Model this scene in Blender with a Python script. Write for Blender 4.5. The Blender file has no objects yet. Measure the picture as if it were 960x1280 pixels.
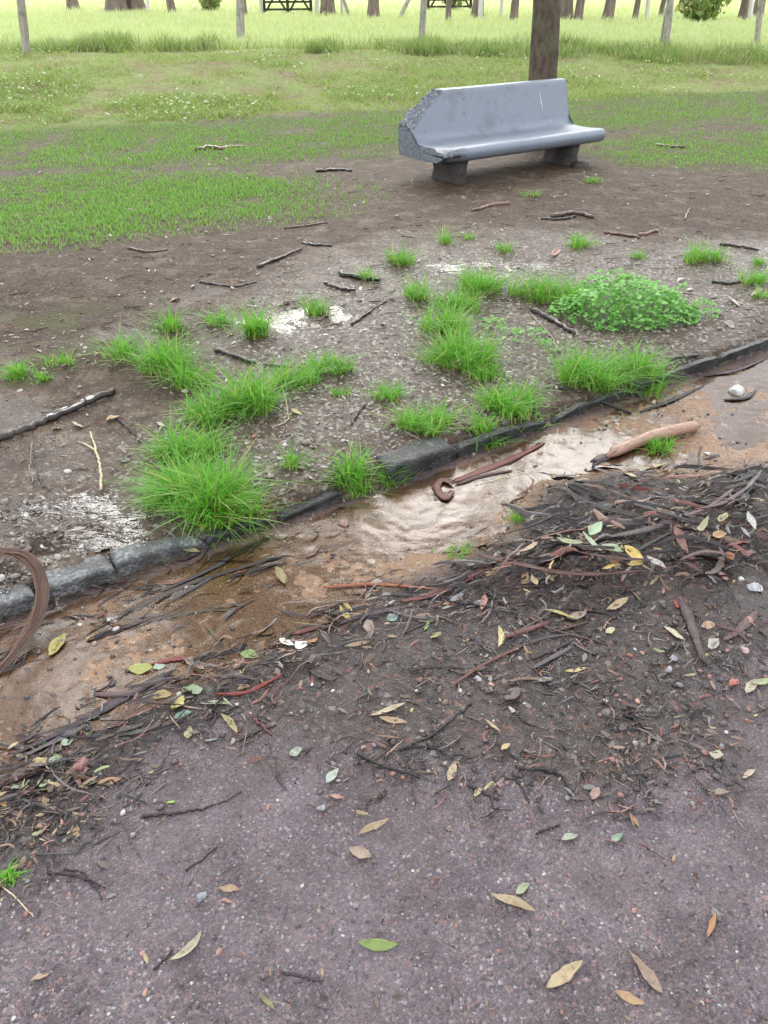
import bpy, math, random
import numpy as np
from mathutils import Vector, Matrix

random.seed(7)
RNG = np.random.default_rng(11)
SC = bpy.context.scene
COL = SC.collection

# ------------------------------------------------------------------ camera, world, sun, exposure
CAM_H = 1.55
PITCH = math.radians(33.8)
cam_data = bpy.data.cameras.new('camera')
cam_data.sensor_fit = 'VERTICAL'
cam_data.sensor_height = 36.0
cam_data.lens = 36.0 * 1000.0 / 1280.0
cam_data.clip_start = 0.05
cam_data.clip_end = 3000.0
cam = bpy.data.objects.new('camera', cam_data)
COL.objects.link(cam)
cam.location = (0, 0, CAM_H)
cam.rotation_euler = (math.radians(90) - PITCH, 0, 0)
SC.camera = cam

SUN_EL, SUN_AZ = math.radians(37), math.radians(-3)     # azimuth clockwise from +Y, ahead of the camera
world = bpy.data.worlds.new("World")
SC.world = world
world.use_nodes = True
wn = world.node_tree.nodes
wl = world.node_tree.links
wn.clear()
sky = wn.new('ShaderNodeTexSky')
sky.sky_type = 'NISHITA'
sky.sun_disc = False
sky.sun_elevation = SUN_EL
sky.sun_rotation = SUN_AZ
sky.dust_density = 3.0
wmix = wn.new('ShaderNodeMix'); wmix.data_type = 'RGBA'
wmix.inputs[0].default_value = 0.8                       # an even cloud deck over the blue
wmix.inputs[7].default_value = (11.0, 11.2, 11.6, 1)
wl.new(sky.outputs[0], wmix.inputs[6])
bg = wn.new('ShaderNodeBackground')
bg.inputs[1].default_value = 0.1
wl.new(wmix.outputs[2], bg.inputs[0])
wo = wn.new('ShaderNodeOutputWorld')
wl.new(bg.outputs[0], wo.inputs[0])

sun_d = bpy.data.lights.new('sun', 'SUN')
sun_d.energy = 1.5
sun_d.angle = math.radians(42)
sun_d.color = (1.0, 0.97, 0.92)
sun = bpy.data.objects.new('sun', sun_d)
COL.objects.link(sun)
_to = Vector((math.sin(SUN_AZ) * math.cos(SUN_EL), math.cos(SUN_AZ) * math.cos(SUN_EL), math.sin(SUN_EL)))
sun.rotation_euler = _to.to_track_quat('Z', 'Y').to_euler()
sun.location = _to * 60

SC.view_settings.view_transform = 'Standard'
SC.view_settings.look = 'None'
SC.view_settings.exposure = 1.2
SC.view_settings.gamma = 1.0
SC.view_settings.use_curve_mapping = False
SC.render.engine = 'CYCLES'
SC.cycles.use_denoising = True
SC.cycles.max_bounces = 6
SC.cycles.transparent_max_bounces = 8
SC.cycles.caustics_reflective = False
SC.cycles.caustics_refractive = False

# ------------------------------------------------------------------ noise
def _hash(ix, iy, s):
    h = (ix * 374761393 + iy * 668265263 + s * 974634777) & 0x7fffffff
    h = ((h ^ (h >> 13)) * 1274126177) & 0x7fffffff
    h = ((h ^ (h >> 16)) * 374761393) & 0x7fffffff
    return ((h >> 7) & 0xffff) / 65535.0

def vn(x, y, s=0):
    x = np.asarray(x, float); y = np.asarray(y, float)
    ix = np.floor(x).astype(np.int64); iy = np.floor(y).astype(np.int64)
    fx = x - ix; fy = y - iy
    fx = fx * fx * (3 - 2 * fx); fy = fy * fy * (3 - 2 * fy)
    a = _hash(ix, iy, s); b = _hash(ix + 1, iy, s); c = _hash(ix, iy + 1, s); d = _hash(ix + 1, iy + 1, s)
    return (a * (1 - fx) + b * fx) * (1 - fy) + (c * (1 - fx) + d * fx) * fy

def fbm(x, y, s=0, o=3):
    t = 0; a = 0.5; n = 0
    for i in range(o):
        t = t + a * vn(np.asarray(x) * 2 ** i + 13.7 * i, np.asarray(y) * 2 ** i - 7.3 * i, s + i); n += a; a *= 0.55
    return t / n * 2 - 1          # -1..1

def sstep(a, b, x):
    t = np.clip((np.asarray(x, float) - a) / (b - a), 0, 1)
    return t * t * (3 - 2 * t)

# ------------------------------------------------------------------ where a pixel of the photo meets the ground
def ray(px, py):
    u = (px - 480) / 1000.0; v = (py - 640) / 1000.0
    c, s = math.cos(PITCH), math.sin(PITCH)
    return np.array([u, c - s * v, -s - c * v])

def at_z(px, py, z):
    d = ray(px, py)
    t = (z - CAM_H) / d[2]
    return np.array([d[0] * t, d[1] * t, z])

GUT_Z = -0.085
_k0 = at_z(0, 783, GUT_Z); _k1 = at_z(960, 440, GUT_Z)
KU = (_k1 - _k0)[:2]; KU = KU / np.linalg.norm(KU)
KN = np.array([KU[1], -KU[0]])                 # from kerb towards the road

def kerb_sd(x, y):
    dx = x - _k0[0]; dy = y - _k0[1]
    return dx * KU[0] + dy * KU[1], dx * KN[0] + dy * KN[1]

def flat_z(px, py):
    """rough ground level under a pixel, for turning outlines into ground polygons"""
    p = at_z(px, py, 0.0)
    s, d = kerb_sd(p[0], p[1])
    if d > -0.03: return -0.07
    t = p[1] - (12.27 + .385 * p[0])
    return float(.35 * sstep(0, 6, t))

def poly_w(pts):
    return np.array([at_z(a, b, flat_z(a, b))[:2] for a, b in pts])

def inside(poly, x, y):
    x = np.asarray(x, float); y = np.asarray(y, float)
    r = np.zeros(x.shape, bool)
    n = len(poly)
    for i in range(n):
        x1, y1 = poly[i]; x2, y2 = poly[(i + 1) % n]
        if y1 == y2: continue
        c = ((y1 > y) != (y2 > y)) & (x < (x2 - x1) * (y - y1) / (y2 - y1) + x1)
        r ^= c
    return r

def soft(poly, x, y, blur=0.05, rag=0.05, f=4.0, seed=3):
    x = np.asarray(x, float); y = np.asarray(y, float)
    jx = x + rag * fbm(x * f, y * f, seed); jy = y + rag * fbm(x * f + 31, y * f + 17, seed + 9)
    t = 0
    for k in range(8):
        a = k * math.pi / 4
        b = blur * (0.55 if k % 2 else 1.0)
        t = t + inside(poly, jx + b * math.cos(a), jy + b * math.sin(a))
    return t / 8.0

P_GUT = poly_w([(-160, 850), (-60, 805), (960, 440), (1250, 340), (1250, 470), (960, 580), (850, 602), (760, 592), (690, 606), (650, 652), (600, 692), (560, 705), (420, 770), (350, 805), (200, 865), (60, 935), (-160, 1030)])
P_MUD = poly_w([(-160, 1030), (60, 935), (200, 865), (350, 805), (420, 770), (560, 705), (600, 692), (650, 652), (690, 606), (760, 592), (850, 602), (960, 580), (1250, 470), (1250, 700), (930, 850), (900, 960), (820, 1030), (700, 1000), (520, 985), (400, 960), (300, 900), (180, 960), (130, 1060), (60, 1110), (-160, 1130)])
P_PILE = poly_w([(690, 604), (760, 590), (850, 600), (960, 588), (1050, 590), (1000, 700), (900, 720), (800, 740), (700, 740), (600, 720), (630, 684), (660, 645)])
P_WET = poly_w([(-160, 700), (60, 600), (210, 560), (260, 440), (280, 385), (420, 330), (560, 290), (960, 310), (1250, 290), (1250, 340), (960, 437), (480, 612), (0, 783), (-160, 845)])
P_WETALL = poly_w([(-160, 500), (60, 440), (200, 400), (250, 370), (420, 320), (560, 290), (960, 300), (1250, 290), (1250, 340), (960, 437), (480, 612), (0, 783), (-160, 845)])
P_LAWN = [poly_w(p) for p in (
    [(-500, 165), (0, 150), (320, 150), (520, 140), (520, 182), (400, 195), (300, 203), (150, 207), (0, 205), (-500, 210)],
    [(-500, 225), (0, 222), (150, 219), (280, 218), (340, 222), (412, 226), (415, 245), (395, 266), (300, 270), (220, 280), (100, 290), (50, 298), (-500, 305)],
    [(500, 140), (700, 120), (830, 110), (960, 100), (1400, 75), (1400, 150), (960, 155), (870, 158), (760, 164), (620, 166), (500, 175)],
    [(745, 178), (850, 172), (960, 169), (1400, 175), (1400, 220), (960, 209), (880, 210), (800, 205), (748, 195)])]
P_THIN = poly_w([(-200, 430), (0, 400), (120, 370), (200, 385), (150, 425), (70, 490), (0, 500), (-200, 520)])
PUDDLES = [poly_w(p) for p in (
    [(-120, 640), (20, 610), (60, 600), (140, 610), (190, 640), (180, 675), (110, 690), (60, 700), (-20, 745), (-120, 780)],
    [(250, 405), (300, 390), (360, 380), (440, 372), (455, 392), (430, 408), (380, 420), (300, 432), (262, 440)],
    [(470, 330), (560, 318), (700, 322), (720, 345), (640, 352), (560, 348), (500, 350)])]
P_RPUD = poly_w([(900, 715), (960, 690), (1060, 690), (1060, 780), (960, 790), (915, 760)])

def H(x, y):
    x = np.asarray(x, float); y = np.asarray(y, float)
    s, d = kerb_sd(x, y)
    fade = 1 / (1 + (np.hypot(x, y) / 9) ** 2)
    rough = (.014 * fbm(x * 2.3, y * 2.3, 1, 3) + .008 * fbm(x * 11, y * 11, 5, 3) + .0045 * fbm(x * 42, y * 42, 8, 2)) * fade
    verge = rough + .03 * sstep(-.6, -2.5, d) * 0
    verge = verge - .012 * np.exp(-(d + .12) ** 2 / .02) * sstep(1.6, 2.4, s) - .008 * np.exp(-(d + .12) ** 2 / .02)
    for pd in PUDDLES:
        near = soft(pd, x, y, .10, .03, 5, 21)
        verge = verge - .020 * near
    # the bank up to the field, rough and hummocky
    t = y - (12.27 + .385 * x)
    bank = .35 * sstep(0, 5.5, t) + .05 * fbm(x * .9, y * .9, 31, 3) * sstep(-.5, 1.5, t)
    lump = .10 * np.exp(-((x - 1.35) ** 2 / 1.4 + (y - 7.95) ** 2 / .5)) * .25
    verge = verge + bank + lump
    gut = GUT_Z + .004 * fbm(x * 3, y * 3, 41, 2) + .007 * fbm(x * 8, y * 8, 43, 3) + .005 * fbm(x * 45, y * 45, 44, 3) + .0032 * sstep(2.0, 2.7, s)
    up = sstep(.50, 1.02, d)
    road = gut * (1 - up) + up * (-.052 + .012 * sstep(.9, 3, d) + .004 * fbm(x * 2, y * 2, 51, 2) + .0012 * fbm(x * 60, y * 60, 53, 2))
    pile = soft(P_PILE, x, y, .10, .05, 4, 61)
    mud = soft(P_MUD, x, y, .08, .06, 4, 62)
    road = road + pile * (.036 + .026 * fbm(x * 7, y * 7, 63, 3)) + mud * (.005 + .010 * np.maximum(fbm(x * 22, y * 22, 65, 3), -.3))
    edge = sstep(-.10, -.012, d)                 # eroded drop where the kerb stones are gone
    return verge * (1 - edge) + road * edge

def P(px, py, off=0.0):
    """the ground point seen at a pixel of the photograph, raised by off"""
    z = flat_z(px, py)
    for _ in range(6):
        q = at_z(px, py, z)
        z = .5 * z + .5 * (float(H(q[0], q[1])) + off)
    q = at_z(px, py, z)
    return np.array([q[0], q[1], float(H(q[0], q[1])) + off])

def pxm(px, py):
    """pixels per metre across the view at that ground point"""
    q = P(px, py)
    return 1000.0 / (q[1] * math.cos(PITCH) + (CAM_H - q[2]) * math.sin(PITCH))

# ------------------------------------------------------------------ mesh helpers
def mesh_np(name, V, F, mat=None, smooth=False, attrs=None):
    """F: an (n,k) array or a list of such arrays"""
    V = np.asarray(V, np.float32)
    Fs = [np.asarray(f, np.int32) for f in (F if isinstance(F, list) else [F]) if len(f)]
    me = bpy.data.meshes.new(name)
    me.vertices.add(len(V)); me.vertices.foreach_set('co', V.ravel())
    loops = np.concatenate([f.ravel() for f in Fs])
    sizes = np.concatenate([np.full(len(f), f.shape[1], np.int32) for f in Fs])
    starts = np.concatenate([[0], np.cumsum(sizes)[:-1]]).astype(np.int32)
    me.loops.add(len(loops)); me.loops.foreach_set('vertex_index', loops)
    me.polygons.add(len(sizes)); me.polygons.foreach_set('loop_start', starts)
    me.update(calc_edges=True)
    if smooth:
        me.polygons.foreach_set('use_smooth', np.ones(len(sizes), bool))
    for k, a in (attrs or {}).items():
        at = me.attributes.new(k, 'FLOAT', 'POINT'); at.data.foreach_set('value', np.asarray(a, np.float32))
    if mat: me.materials.append(mat)
    me.validate()
    return me

def link(name, me, parent=None, kind=None, loc=None):
    o = bpy.data.objects.new(name, me)
    COL.objects.link(o)
    if parent is not None: o.parent = parent
    if kind: o['kind'] = kind
    if loc is not None: o.location = loc
    return o

def tag(o, label, cat, group=None):
    o['label'] = label; o['category'] = cat
    if group: o['group'] = group
    return o

def empty(name, loc, rz=0.0):
    o = bpy.data.objects.new(name, None)
    COL.objects.link(o)
    o.empty_display_size = .1
    o.location = loc; o.rotation_euler = (0, 0, rz)
    return o

def catmull(pts, n):
    pts = np.asarray(pts, float)
    if len(pts) == 2:
        t = np.linspace(0, 1, n)[:, None]
        return pts[0] * (1 - t) + pts[1] * t
    p = np.vstack([2 * pts[0] - pts[1], pts, 2 * pts[-1] - pts[-2]])
    m = len(pts) - 1
    out = []
    for t in np.linspace(0, m - 1e-6, n):
        i = int(t); f = t - i
        a, b, c, d = p[i], p[i + 1], p[i + 2], p[i + 3]
        out.append(.5 * (2 * b + (c - a) * f + (2 * a - 5 * b + 4 * c - d) * f * f + (3 * b - a - 3 * c + d) * f ** 3))
    return np.array(out)

def frames(path):
    t = np.gradient(path, axis=0)
    t /= np.linalg.norm(t, axis=1)[:, None] + 1e-9
    up = np.array([0, 0, 1.0])
    side = np.cross(t, up)
    n = np.linalg.norm(side, axis=1)
    for i in range(len(side)):
        if n[i] < .15: side[i] = side[i - 1] if i else np.array([1., 0, 0])
        else: side[i] /= n[i]
    nor = np.cross(side, t)
    nor /= np.linalg.norm(nor, axis=1)[:, None] + 1e-9
    return t, side, nor

def grid_faces(nu, nv, wrap=False, base=0):
    F = []
    for i in range(nu - 1):
        for j in range(nv if wrap else nv - 1):
            k = (j + 1) % nv
            F.append((base + i * nv + j, base + i * nv + k, base + (i + 1) * nv + k, base + (i + 1) * nv + j))
    return F

def tube(path, r0, r1, sides=7, jit=.12, seed=0):
    rg = np.random.default_rng(seed)
    n = len(path); t, sd, nr = frames(path)
    V = []
    for i in range(n):
        r = r0 + (r1 - r0) * i / (n - 1)
        for j in range(sides):
            a = 2 * math.pi * j / sides
            rr = r * (1 + rg.uniform(-jit, jit))
            V.append(path[i] + sd[i] * math.cos(a) * rr + nr[i] * math.sin(a) * rr)
    F = grid_faces(n, sides, True)
    V += [path[0] - t[0] * r0 * .4, path[-1] + t[-1] * r1 * .5]
    a = n * sides
    T = [(a, (j + 1) % sides, j) for j in range(sides)] + [(a + 1, (n - 1) * sides + j, (n - 1) * sides + (j + 1) % sides) for j in range(sides)]
    return np.array(V), F, T

class MB:
    def __init__(s): s.V = []; s.F = {}; s.n = 0
    def add(s, V, *Fl):
        for F in Fl:
            for f in F: s.F.setdefault(len(f), []).append(tuple(i + s.n for i in f))
        s.V.append(np.asarray(V, float)); s.n += len(V)
        return s
    def box(s, lo, hi, M=None):
        V = np.array([[x, y, z] for x in (lo[0], hi[0]) for y in (lo[1], hi[1]) for z in (lo[2], hi[2])], float)
        if M is not None: V = V @ np.array(M)[:3, :3].T + np.array(M)[:3, 3]
        return s.add(V, [(0, 1, 3, 2), (4, 6, 7, 5), (0, 4, 5, 1), (2, 3, 7, 6), (0, 2, 6, 4), (1, 5, 7, 3)])
    def bar(s, a, b, r0, r1=None, sides=6, jit=.05, n=2, seed=0):
        V, F, T = tube(catmull([a, b], n), r0, r0 if r1 is None else r1, sides, jit, seed)
        return s.add(V, F, T)
    def mesh(s, name, mat, smooth=False):
        return mesh_np(name, np.vstack(s.V), [np.array(f) for f in s.F.values()], mat, smooth)

def scatter(tv, tf, pos, rot, scale):
    """many copies of one small template as one vertex/face array; rot (n,3,3), scale (n,3)"""
    n, k = len(pos), len(tv)
    V = np.einsum('nij,nkj->nki', rot, tv[None] * scale[:, None, :]) + pos[:, None, :]
    F = (np.asarray(tf)[None] + (np.arange(n) * k)[:, None, None]).reshape(-1, np.asarray(tf).shape[1])
    return V.reshape(-1, 3), F

def rots(n, rng, tilt=math.pi):
    a = rng.uniform(0, 2 * math.pi, n); b = rng.uniform(-1, 1, n) * tilt; c = rng.uniform(-1, 1, n) * tilt
    def R(ax, t):
        M = np.zeros((n, 3, 3)); C, S = np.cos(t), np.sin(t)
        i, j = [(1, 2), (2, 0), (0, 1)][ax]
        M[:, ax, ax] = 1; M[:, i, i] = C; M[:, j, j] = C; M[:, i, j] = -S; M[:, j, i] = S
        return M
    return R(2, a) @ R(0, b) @ R(1, c)

# ------------------------------------------------------------------ materials
class NT:
    def __init__(s, name):
        s.m = bpy.data.materials.new(name); s.m.use_nodes = True
        s.t = s.m.node_tree; s.t.nodes.clear()
    def n(s, typ, props=None, **inp):
        nd = s.t.nodes.new(typ)
        for k, v in (props or {}).items(): setattr(nd, k, v)
        for k, v in inp.items():
            key = int(k[1:]) if k[0] == '_' and k[1:].isdigit() else k.replace('_', ' ')
            s.put(nd.inputs[key], v)
        return nd
    def put(s, sock, v):
        if isinstance(v, bpy.types.NodeSocket): s.t.links.new(v, sock)
        elif isinstance(v, bpy.types.Node): s.t.links.new(v.outputs[0], sock)
        else:
            if isinstance(v, tuple) and len(v) == 3 and sock.type == 'RGBA': v = (*v, 1)
            sock.default_value = v
    def mix(s, f, a, b, blend='MIX'):
        nd = s.t.nodes.new('ShaderNodeMix'); nd.data_type = 'RGBA'; nd.blend_type = blend; nd.clamp_factor = True
        s.put(nd.inputs[0], f); s.put(nd.inputs[6], a); s.put(nd.inputs[7], b)
        return nd.outputs[2]
    def mixf(s, f, a, b):
        nd = s.t.nodes.new('ShaderNodeMix'); nd.data_type = 'FLOAT'
        s.put(nd.inputs[0], f); s.put(nd.inputs[2], a); s.put(nd.inputs[3], b)
        return nd.outputs[0]
    def math(s, op, a, b=0.0, c=0.0, clamp=False):
        nd = s.t.nodes.new('ShaderNodeMath'); nd.operation = op; nd.use_clamp = clamp
        s.put(nd.inputs[0], a); s.put(nd.inputs[1], b); s.put(nd.inputs[2], c)
        return nd.outputs[0]
    def noise(s, vec, scale, detail=3, rough=.55, dist=0.0):
        return s.n('ShaderNodeTexNoise', None, Vector=vec, Scale=scale, Detail=detail, Roughness=rough, Distortion=dist).outputs[0]
    def ramp(s, fac, stops, interp='LINEAR'):
        nd = s.t.nodes.new('ShaderNodeValToRGB'); nd.color_ramp.interpolation = interp
        e = nd.color_ramp.elements
        while len(e) < len(stops): e.new(.5)
        for el, (p, c) in zip(e, stops):
            el.position = p; el.color = (*c, 1) if isinstance(c, tuple) else (c, c, c, 1)
        s.put(nd.inputs[0], fac)
        return nd.outputs[0]
    def attr(s, name):
        return s.n('ShaderNodeAttribute', {'attribute_name': name}).outputs['Fac']
    def bump(s, h, dist, strength=1.0, normal=None):
        nd = s.n('ShaderNodeBump', None, Height=h, Distance=dist, Strength=strength)
        if normal is not None: s.put(nd.inputs['Normal'], normal)
        return nd.outputs[0]
    def out(s, sh):
        o = s.t.nodes.new('ShaderNodeOutputMaterial')
        s.put(o.inputs[0], sh)
        return s.m
    def prin(s, col, rough=.6, normal=None, spec=.5, **kw):
        nd = s.t.nodes.new('ShaderNodeBsdfPrincipled')
        s.put(nd.inputs['Base Color'], col); s.put(nd.inputs['Roughness'], rough)
        s.put(nd.inputs['Specular IOR Level'], spec)
        if normal is not None: s.put(nd.inputs['Normal'], normal)
        for k, v in kw.items(): s.put(nd.inputs[k.replace('_', ' ')], v)
        return nd.outputs[0]

def ground_material():
    m = NT('ground')
    co = m.n('ShaderNodeTexCoord').outputs['Object']
    n1 = m.noise(co, 2.2, 4); n2 = m.noise(co, 11, 4); n3 = m.noise(co, 48, 4, .62); n4 = m.noise(co, 210, 2)
    v1 = m.n('ShaderNodeTexVoronoi', None, Vector=co, Scale=180.0)
    v2 = m.n('ShaderNodeTexVoronoi', None, Vector=co, Scale=70.0)
    s1 = m.n('ShaderNodeSeparateColor', None, _0=v1.outputs['Color']).outputs
    s2 = m.n('ShaderNodeSeparateColor', None, _0=v2.outputs['Color']).outputs
    asph = m.ramp(s1[0], [(0, (.070, .055, .066)), (.36, (.106, .080, .094)), (.66, (.168, .132, .150)), (.84, (.24, .13, .12)), (.92, (.28, .22, .20)), (.97, (.40, .37, .39))], 'CONSTANT')
    asph = m.mix(m.ramp(n3, [(.36, .75), (.62, 0.0)]), asph, (.095, .076, .084))
    asph = m.mix(m.ramp(n1, [(.42, 0.0), (.62, .45)]), asph, (.150, .120, .138))
    asph = m.mix(m.ramp(m.noise(co, 3.1, 6, .68, .6), [(.50, 0.0), (.66, .5)]), asph, (.090, .066, .060))
    asph = m.mix(m.ramp(m.noise(co, 1.1, 4, .6), [(.40, .3), (.60, 0.0)]), asph, (.085, .066, .072))
    mud = m.mix(m.ramp(n2, [(.35, 0.0), (.66, 1.0)]), (.026, .019, .017), (.078, .058, .052))
    mud = m.mix(m.ramp(n3, [(.52, 0.0), (.66, .7)]), mud, (.13, .105, .10))
    mud = m.mix(m.ramp(s2[1], [(.9, 0.0), (.93, .65)]), mud, m.ramp(s2[2], [(0, (.22, .10, .07)), (.4, (.12, .10, .09)), (.7, (.26, .22, .19))], 'CONSTANT'))
    gut = m.mix(m.ramp(n2, [(.33, 0.0), (.68, 1.0)]), (.23, .138, .072), (.29, .165, .098))
    gut = m.mix(m.ramp(n1, [(.45, 0.0), (.6, .8)]), gut, (.27, .165, .10))
    gut = m.mix(m.ramp(n3, [(.55, 0.0), (.72, .75)]), gut, (.10, .055, .035))
    gut = m.mix(m.ramp(s2[0], [(.88, 0.0), (.9, .5)]), gut, (.36, .26, .2))
    ver = m.mix(m.ramp(n2, [(.3, 0.0), (.68, 1.0)]), (.050, .029, .016), (.108, .067, .040))
    ver = m.mix(m.ramp(n1, [(.36, .75), (.58, 0.0)]), ver, (.062, .040, .027))
    ver = m.mix(m.ramp(m.noise(co, 5.0, 5, .7), [(.52, 0.0), (.66, .6)]), ver, (.25, .185, .135))
    ver = m.mix(m.ramp(n3, [(.50, 0.0), (.66, .8)]), ver, (.036, .023, .016))
    ver = m.mix(m.ramp(s2[1], [(.92, 0.0), (.94, .7)]), ver, (.15, .12, .09))
    wet = m.mix(m.ramp(n2, [(.32, 0.0), (.62, 1.0)]), (.028, .017, .010), (.100, .064, .039))
    wet = m.mix(m.ramp(n3, [(.5, 0.0), (.62, .8)]), wet, (.046, .030, .020))
    wet = m.mix(m.ramp(m.noise(co, 26, 4, .7, 1.2), [(.54, 0.0), (.62, .75)]), wet, (.25, .195, .15))
    wet = m.mix(m.ramp(m.noise(co, 17, 4, .7, .8), [(.56, 0.0), (.64, .85)]), wet, (.030, .021, .016))
    wet = m.mix(m.ramp(s2[1], [(.76, 0.0), (.80, .8)]), wet, m.ramp(s2[2], [(0, (.26, .23, .20)), (.4, (.16, .145, .135)), (.7, (.42, .39, .36))], 'CONSTANT'))
    soil = m.mix(n3, (.07, .08, .035), (.15, .17, .07))
    bank = m.mix(m.ramp(m.noise(co, 1.3, 5, .65), [(.44, 0.0), (.64, 1.0)]), (.20, .25, .085), (.20, .145, .095))
    bank = m.mix(m.ramp(n2, [(.4, 0.0), (.7, .6)]), bank, (.28, .32, .13))
    fld = m.mix(m.noise(co, .5, 5, .6), (.46, .51, .24), (.62, .64, .38))
    c = asph
    for nm, x in (('w_mud', mud), ('w_gut', gut), ('w_verge', ver), ('w_wet', wet), ('w_grass', soil), ('w_bank', bank), ('w_field', fld)):
        c = m.mix(m.attr(nm), c, x)
    gl = m.attr('w_gloss')
    r_dry = m.mixf(n3, .5, .85)
    r_wet = m.mixf(m.ramp(n2, [(.38, 0.0), (.62, 1.0)]), .09, .42)
    rough = m.mixf(gl, r_dry, r_wet)
    dull = m.math('ADD', m.attr('w_bank'), m.attr('w_field'), clamp=True)
    dull = m.math('MAXIMUM', dull, m.attr('w_grass'))
    rough = m.mixf(dull, rough, .9)
    h = m.math('MULTIPLY', v1.outputs['Distance'], -.9)
    h = m.math('MULTIPLY_ADD', n4, .8, h)
    h = m.math('MULTIPLY_ADD', n3, 3.0, h)
    film = m.math('MULTIPLY', gl, m.ramp(n2, [(.42, 1.0), (.62, 0.0)]))
    b = m.bump(h, .0065, m.mixf(film, 1.0, .58))
    dry = m.math('MULTIPLY', m.attr('w_verge'), m.math('SUBTRACT', 1.0, gl, clamp=True))
    return m.out(m.prin(c, rough, b, m.mixf(m.math('MAXIMUM', dull, m.math('MULTIPLY', dry, .75)), .5, .12)))

def water_material(name, tint, wave, strength, ior=1.54, rough=.12):
    m = NT(name)
    co = m.n('ShaderNodeTexCoord').outputs['Object']
    mp = m.n('ShaderNodeMapping', None, Vector=co)
    mp.inputs['Rotation'].default_value = (0, 0, -math.atan2(KU[1], KU[0]))
    mp.inputs['Scale'].default_value = (.75, 1.0, 1.0)
    h = m.math('ADD', m.noise(mp, wave, 2, .4, .3), m.math('MULTIPLY', m.noise(mp, wave * 2.6, 1), .25))
    calm = m.ramp(m.noise(co, 3.5, 2), [(.42, .10), (.58, 1.0)])
    b = m.bump(m.math('MULTIPLY', h, calm), .02, strength)
    fr = m.n('ShaderNodeFresnel', None, IOR=ior, Normal=b)
    gl = m.n('ShaderNodeBsdfGlossy', None, Color=(1, 1, 1), Roughness=rough, Normal=b)
    tr = m.n('ShaderNodeBsdfTransparent', None, Color=tint)
    return m.out(m.n('ShaderNodeMixShader', None, _0=fr.outputs[0], _1=tr.outputs[0], _2=gl.outputs[0]).outputs[0])

def grass_material(name, dark, light, dry, transl=.45, dryness=.12, rough=.5):
    m = NT(name)
    r = m.n('ShaderNodeNewGeometry').outputs['Random Per Island']
    tip = m.attr('tip')
    c = m.mix(r, dark, light)
    c = m.mix(m.ramp(tip, [(0.0, .55), (.35, 0.0)]), c, dry)
    c = m.mix(m.ramp(r, [(1 - dryness, 0.0), (1 - dryness + .02, .85)]), c, dry)
    a = m.prin(c, rough, None, .35)
    t = m.n('ShaderNodeBsdfTranslucent', None, Color=m.mix(.35, c, (.28, .62, .06)))
    return m.out(m.n('ShaderNodeMixShader', None, _0=transl, _1=a, _2=t.outputs[0]).outputs[0])

def island_material(name, stops, rough=.4, transl=0.0, bumpy=0.0, spec=.5):
    m = NT(name)
    r = m.n('ShaderNodeNewGeometry').outputs['Random Per Island']
    co = m.n('ShaderNodeTexCoord').outputs['Object']
    c = m.ramp(r, stops, 'CONSTANT')
    nz = m.noise(co, 160, 3)
    c = m.mix(m.ramp(nz, [(.35, .5), (.65, 0.0)]), c, m.mix(.5, c, (.02, .015, .012)))
    b = m.bump(nz, .002, bumpy) if bumpy else None
    sh = m.prin(c, rough, b, spec)
    if transl:
        t = m.n('ShaderNodeBsdfTranslucent', None, Color=c)
        sh = m.n('ShaderNodeMixShader', None, _0=transl, _1=sh, _2=t.outputs[0]).outputs[0]
    return m.out(sh)

def tinted_material(name, rough, streak, bump, spot=.35):
    """takes its colour from the object's own colour; grain runs along the length given by UV-free local coordinates"""
    m = NT(name)
    oi = m.n('ShaderNodeObjectInfo')
    co = m.n('ShaderNodeTexCoord').outputs['Object']
    off = m.n('ShaderNodeVectorMath', {'operation': 'ADD'}, _0=co, _1=m.n('ShaderNodeCombineXYZ', None, X=m.math('MULTIPLY', oi.outputs['Random'], 37.0)).outputs[0]).outputs[0]
    g = m.attr('grain')
    gv = m.n('ShaderNodeCombineXYZ', None, X=m.math('MULTIPLY', g, 60.0), Y=m.math('MULTIPLY', m.attr('along'), 6.0), Z=m.math('MULTIPLY', oi.outputs['Random'], 50.0)).outputs[0]
    gr = m.noise(gv, 1.0 * streak, 4, .6)
    sp = m.noise(off, 70, 4, .6)
    c = oi.outputs['Color']
    c = m.mix(m.ramp(gr, [(.35, .75), (.6, 0.0)]), c, m.mix(.62, c, (.012, .009, .008)))
    c = m.mix(m.ramp(sp, [(.52, 0.0), (.7, spot)]), c, (.05, .035, .025))
    c = m.mix(m.ramp(gr, [(.66, 0.0), (.8, .22)]), c, m.mix(.4, c, (.5, .42, .36)))
    return m.out(m.prin(c, m.mixf(sp, rough * .75, rough * 1.3), m.bump(m.math('ADD', gr, m.math('MULTIPLY', sp, .6)), bump, .7)))

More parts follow.
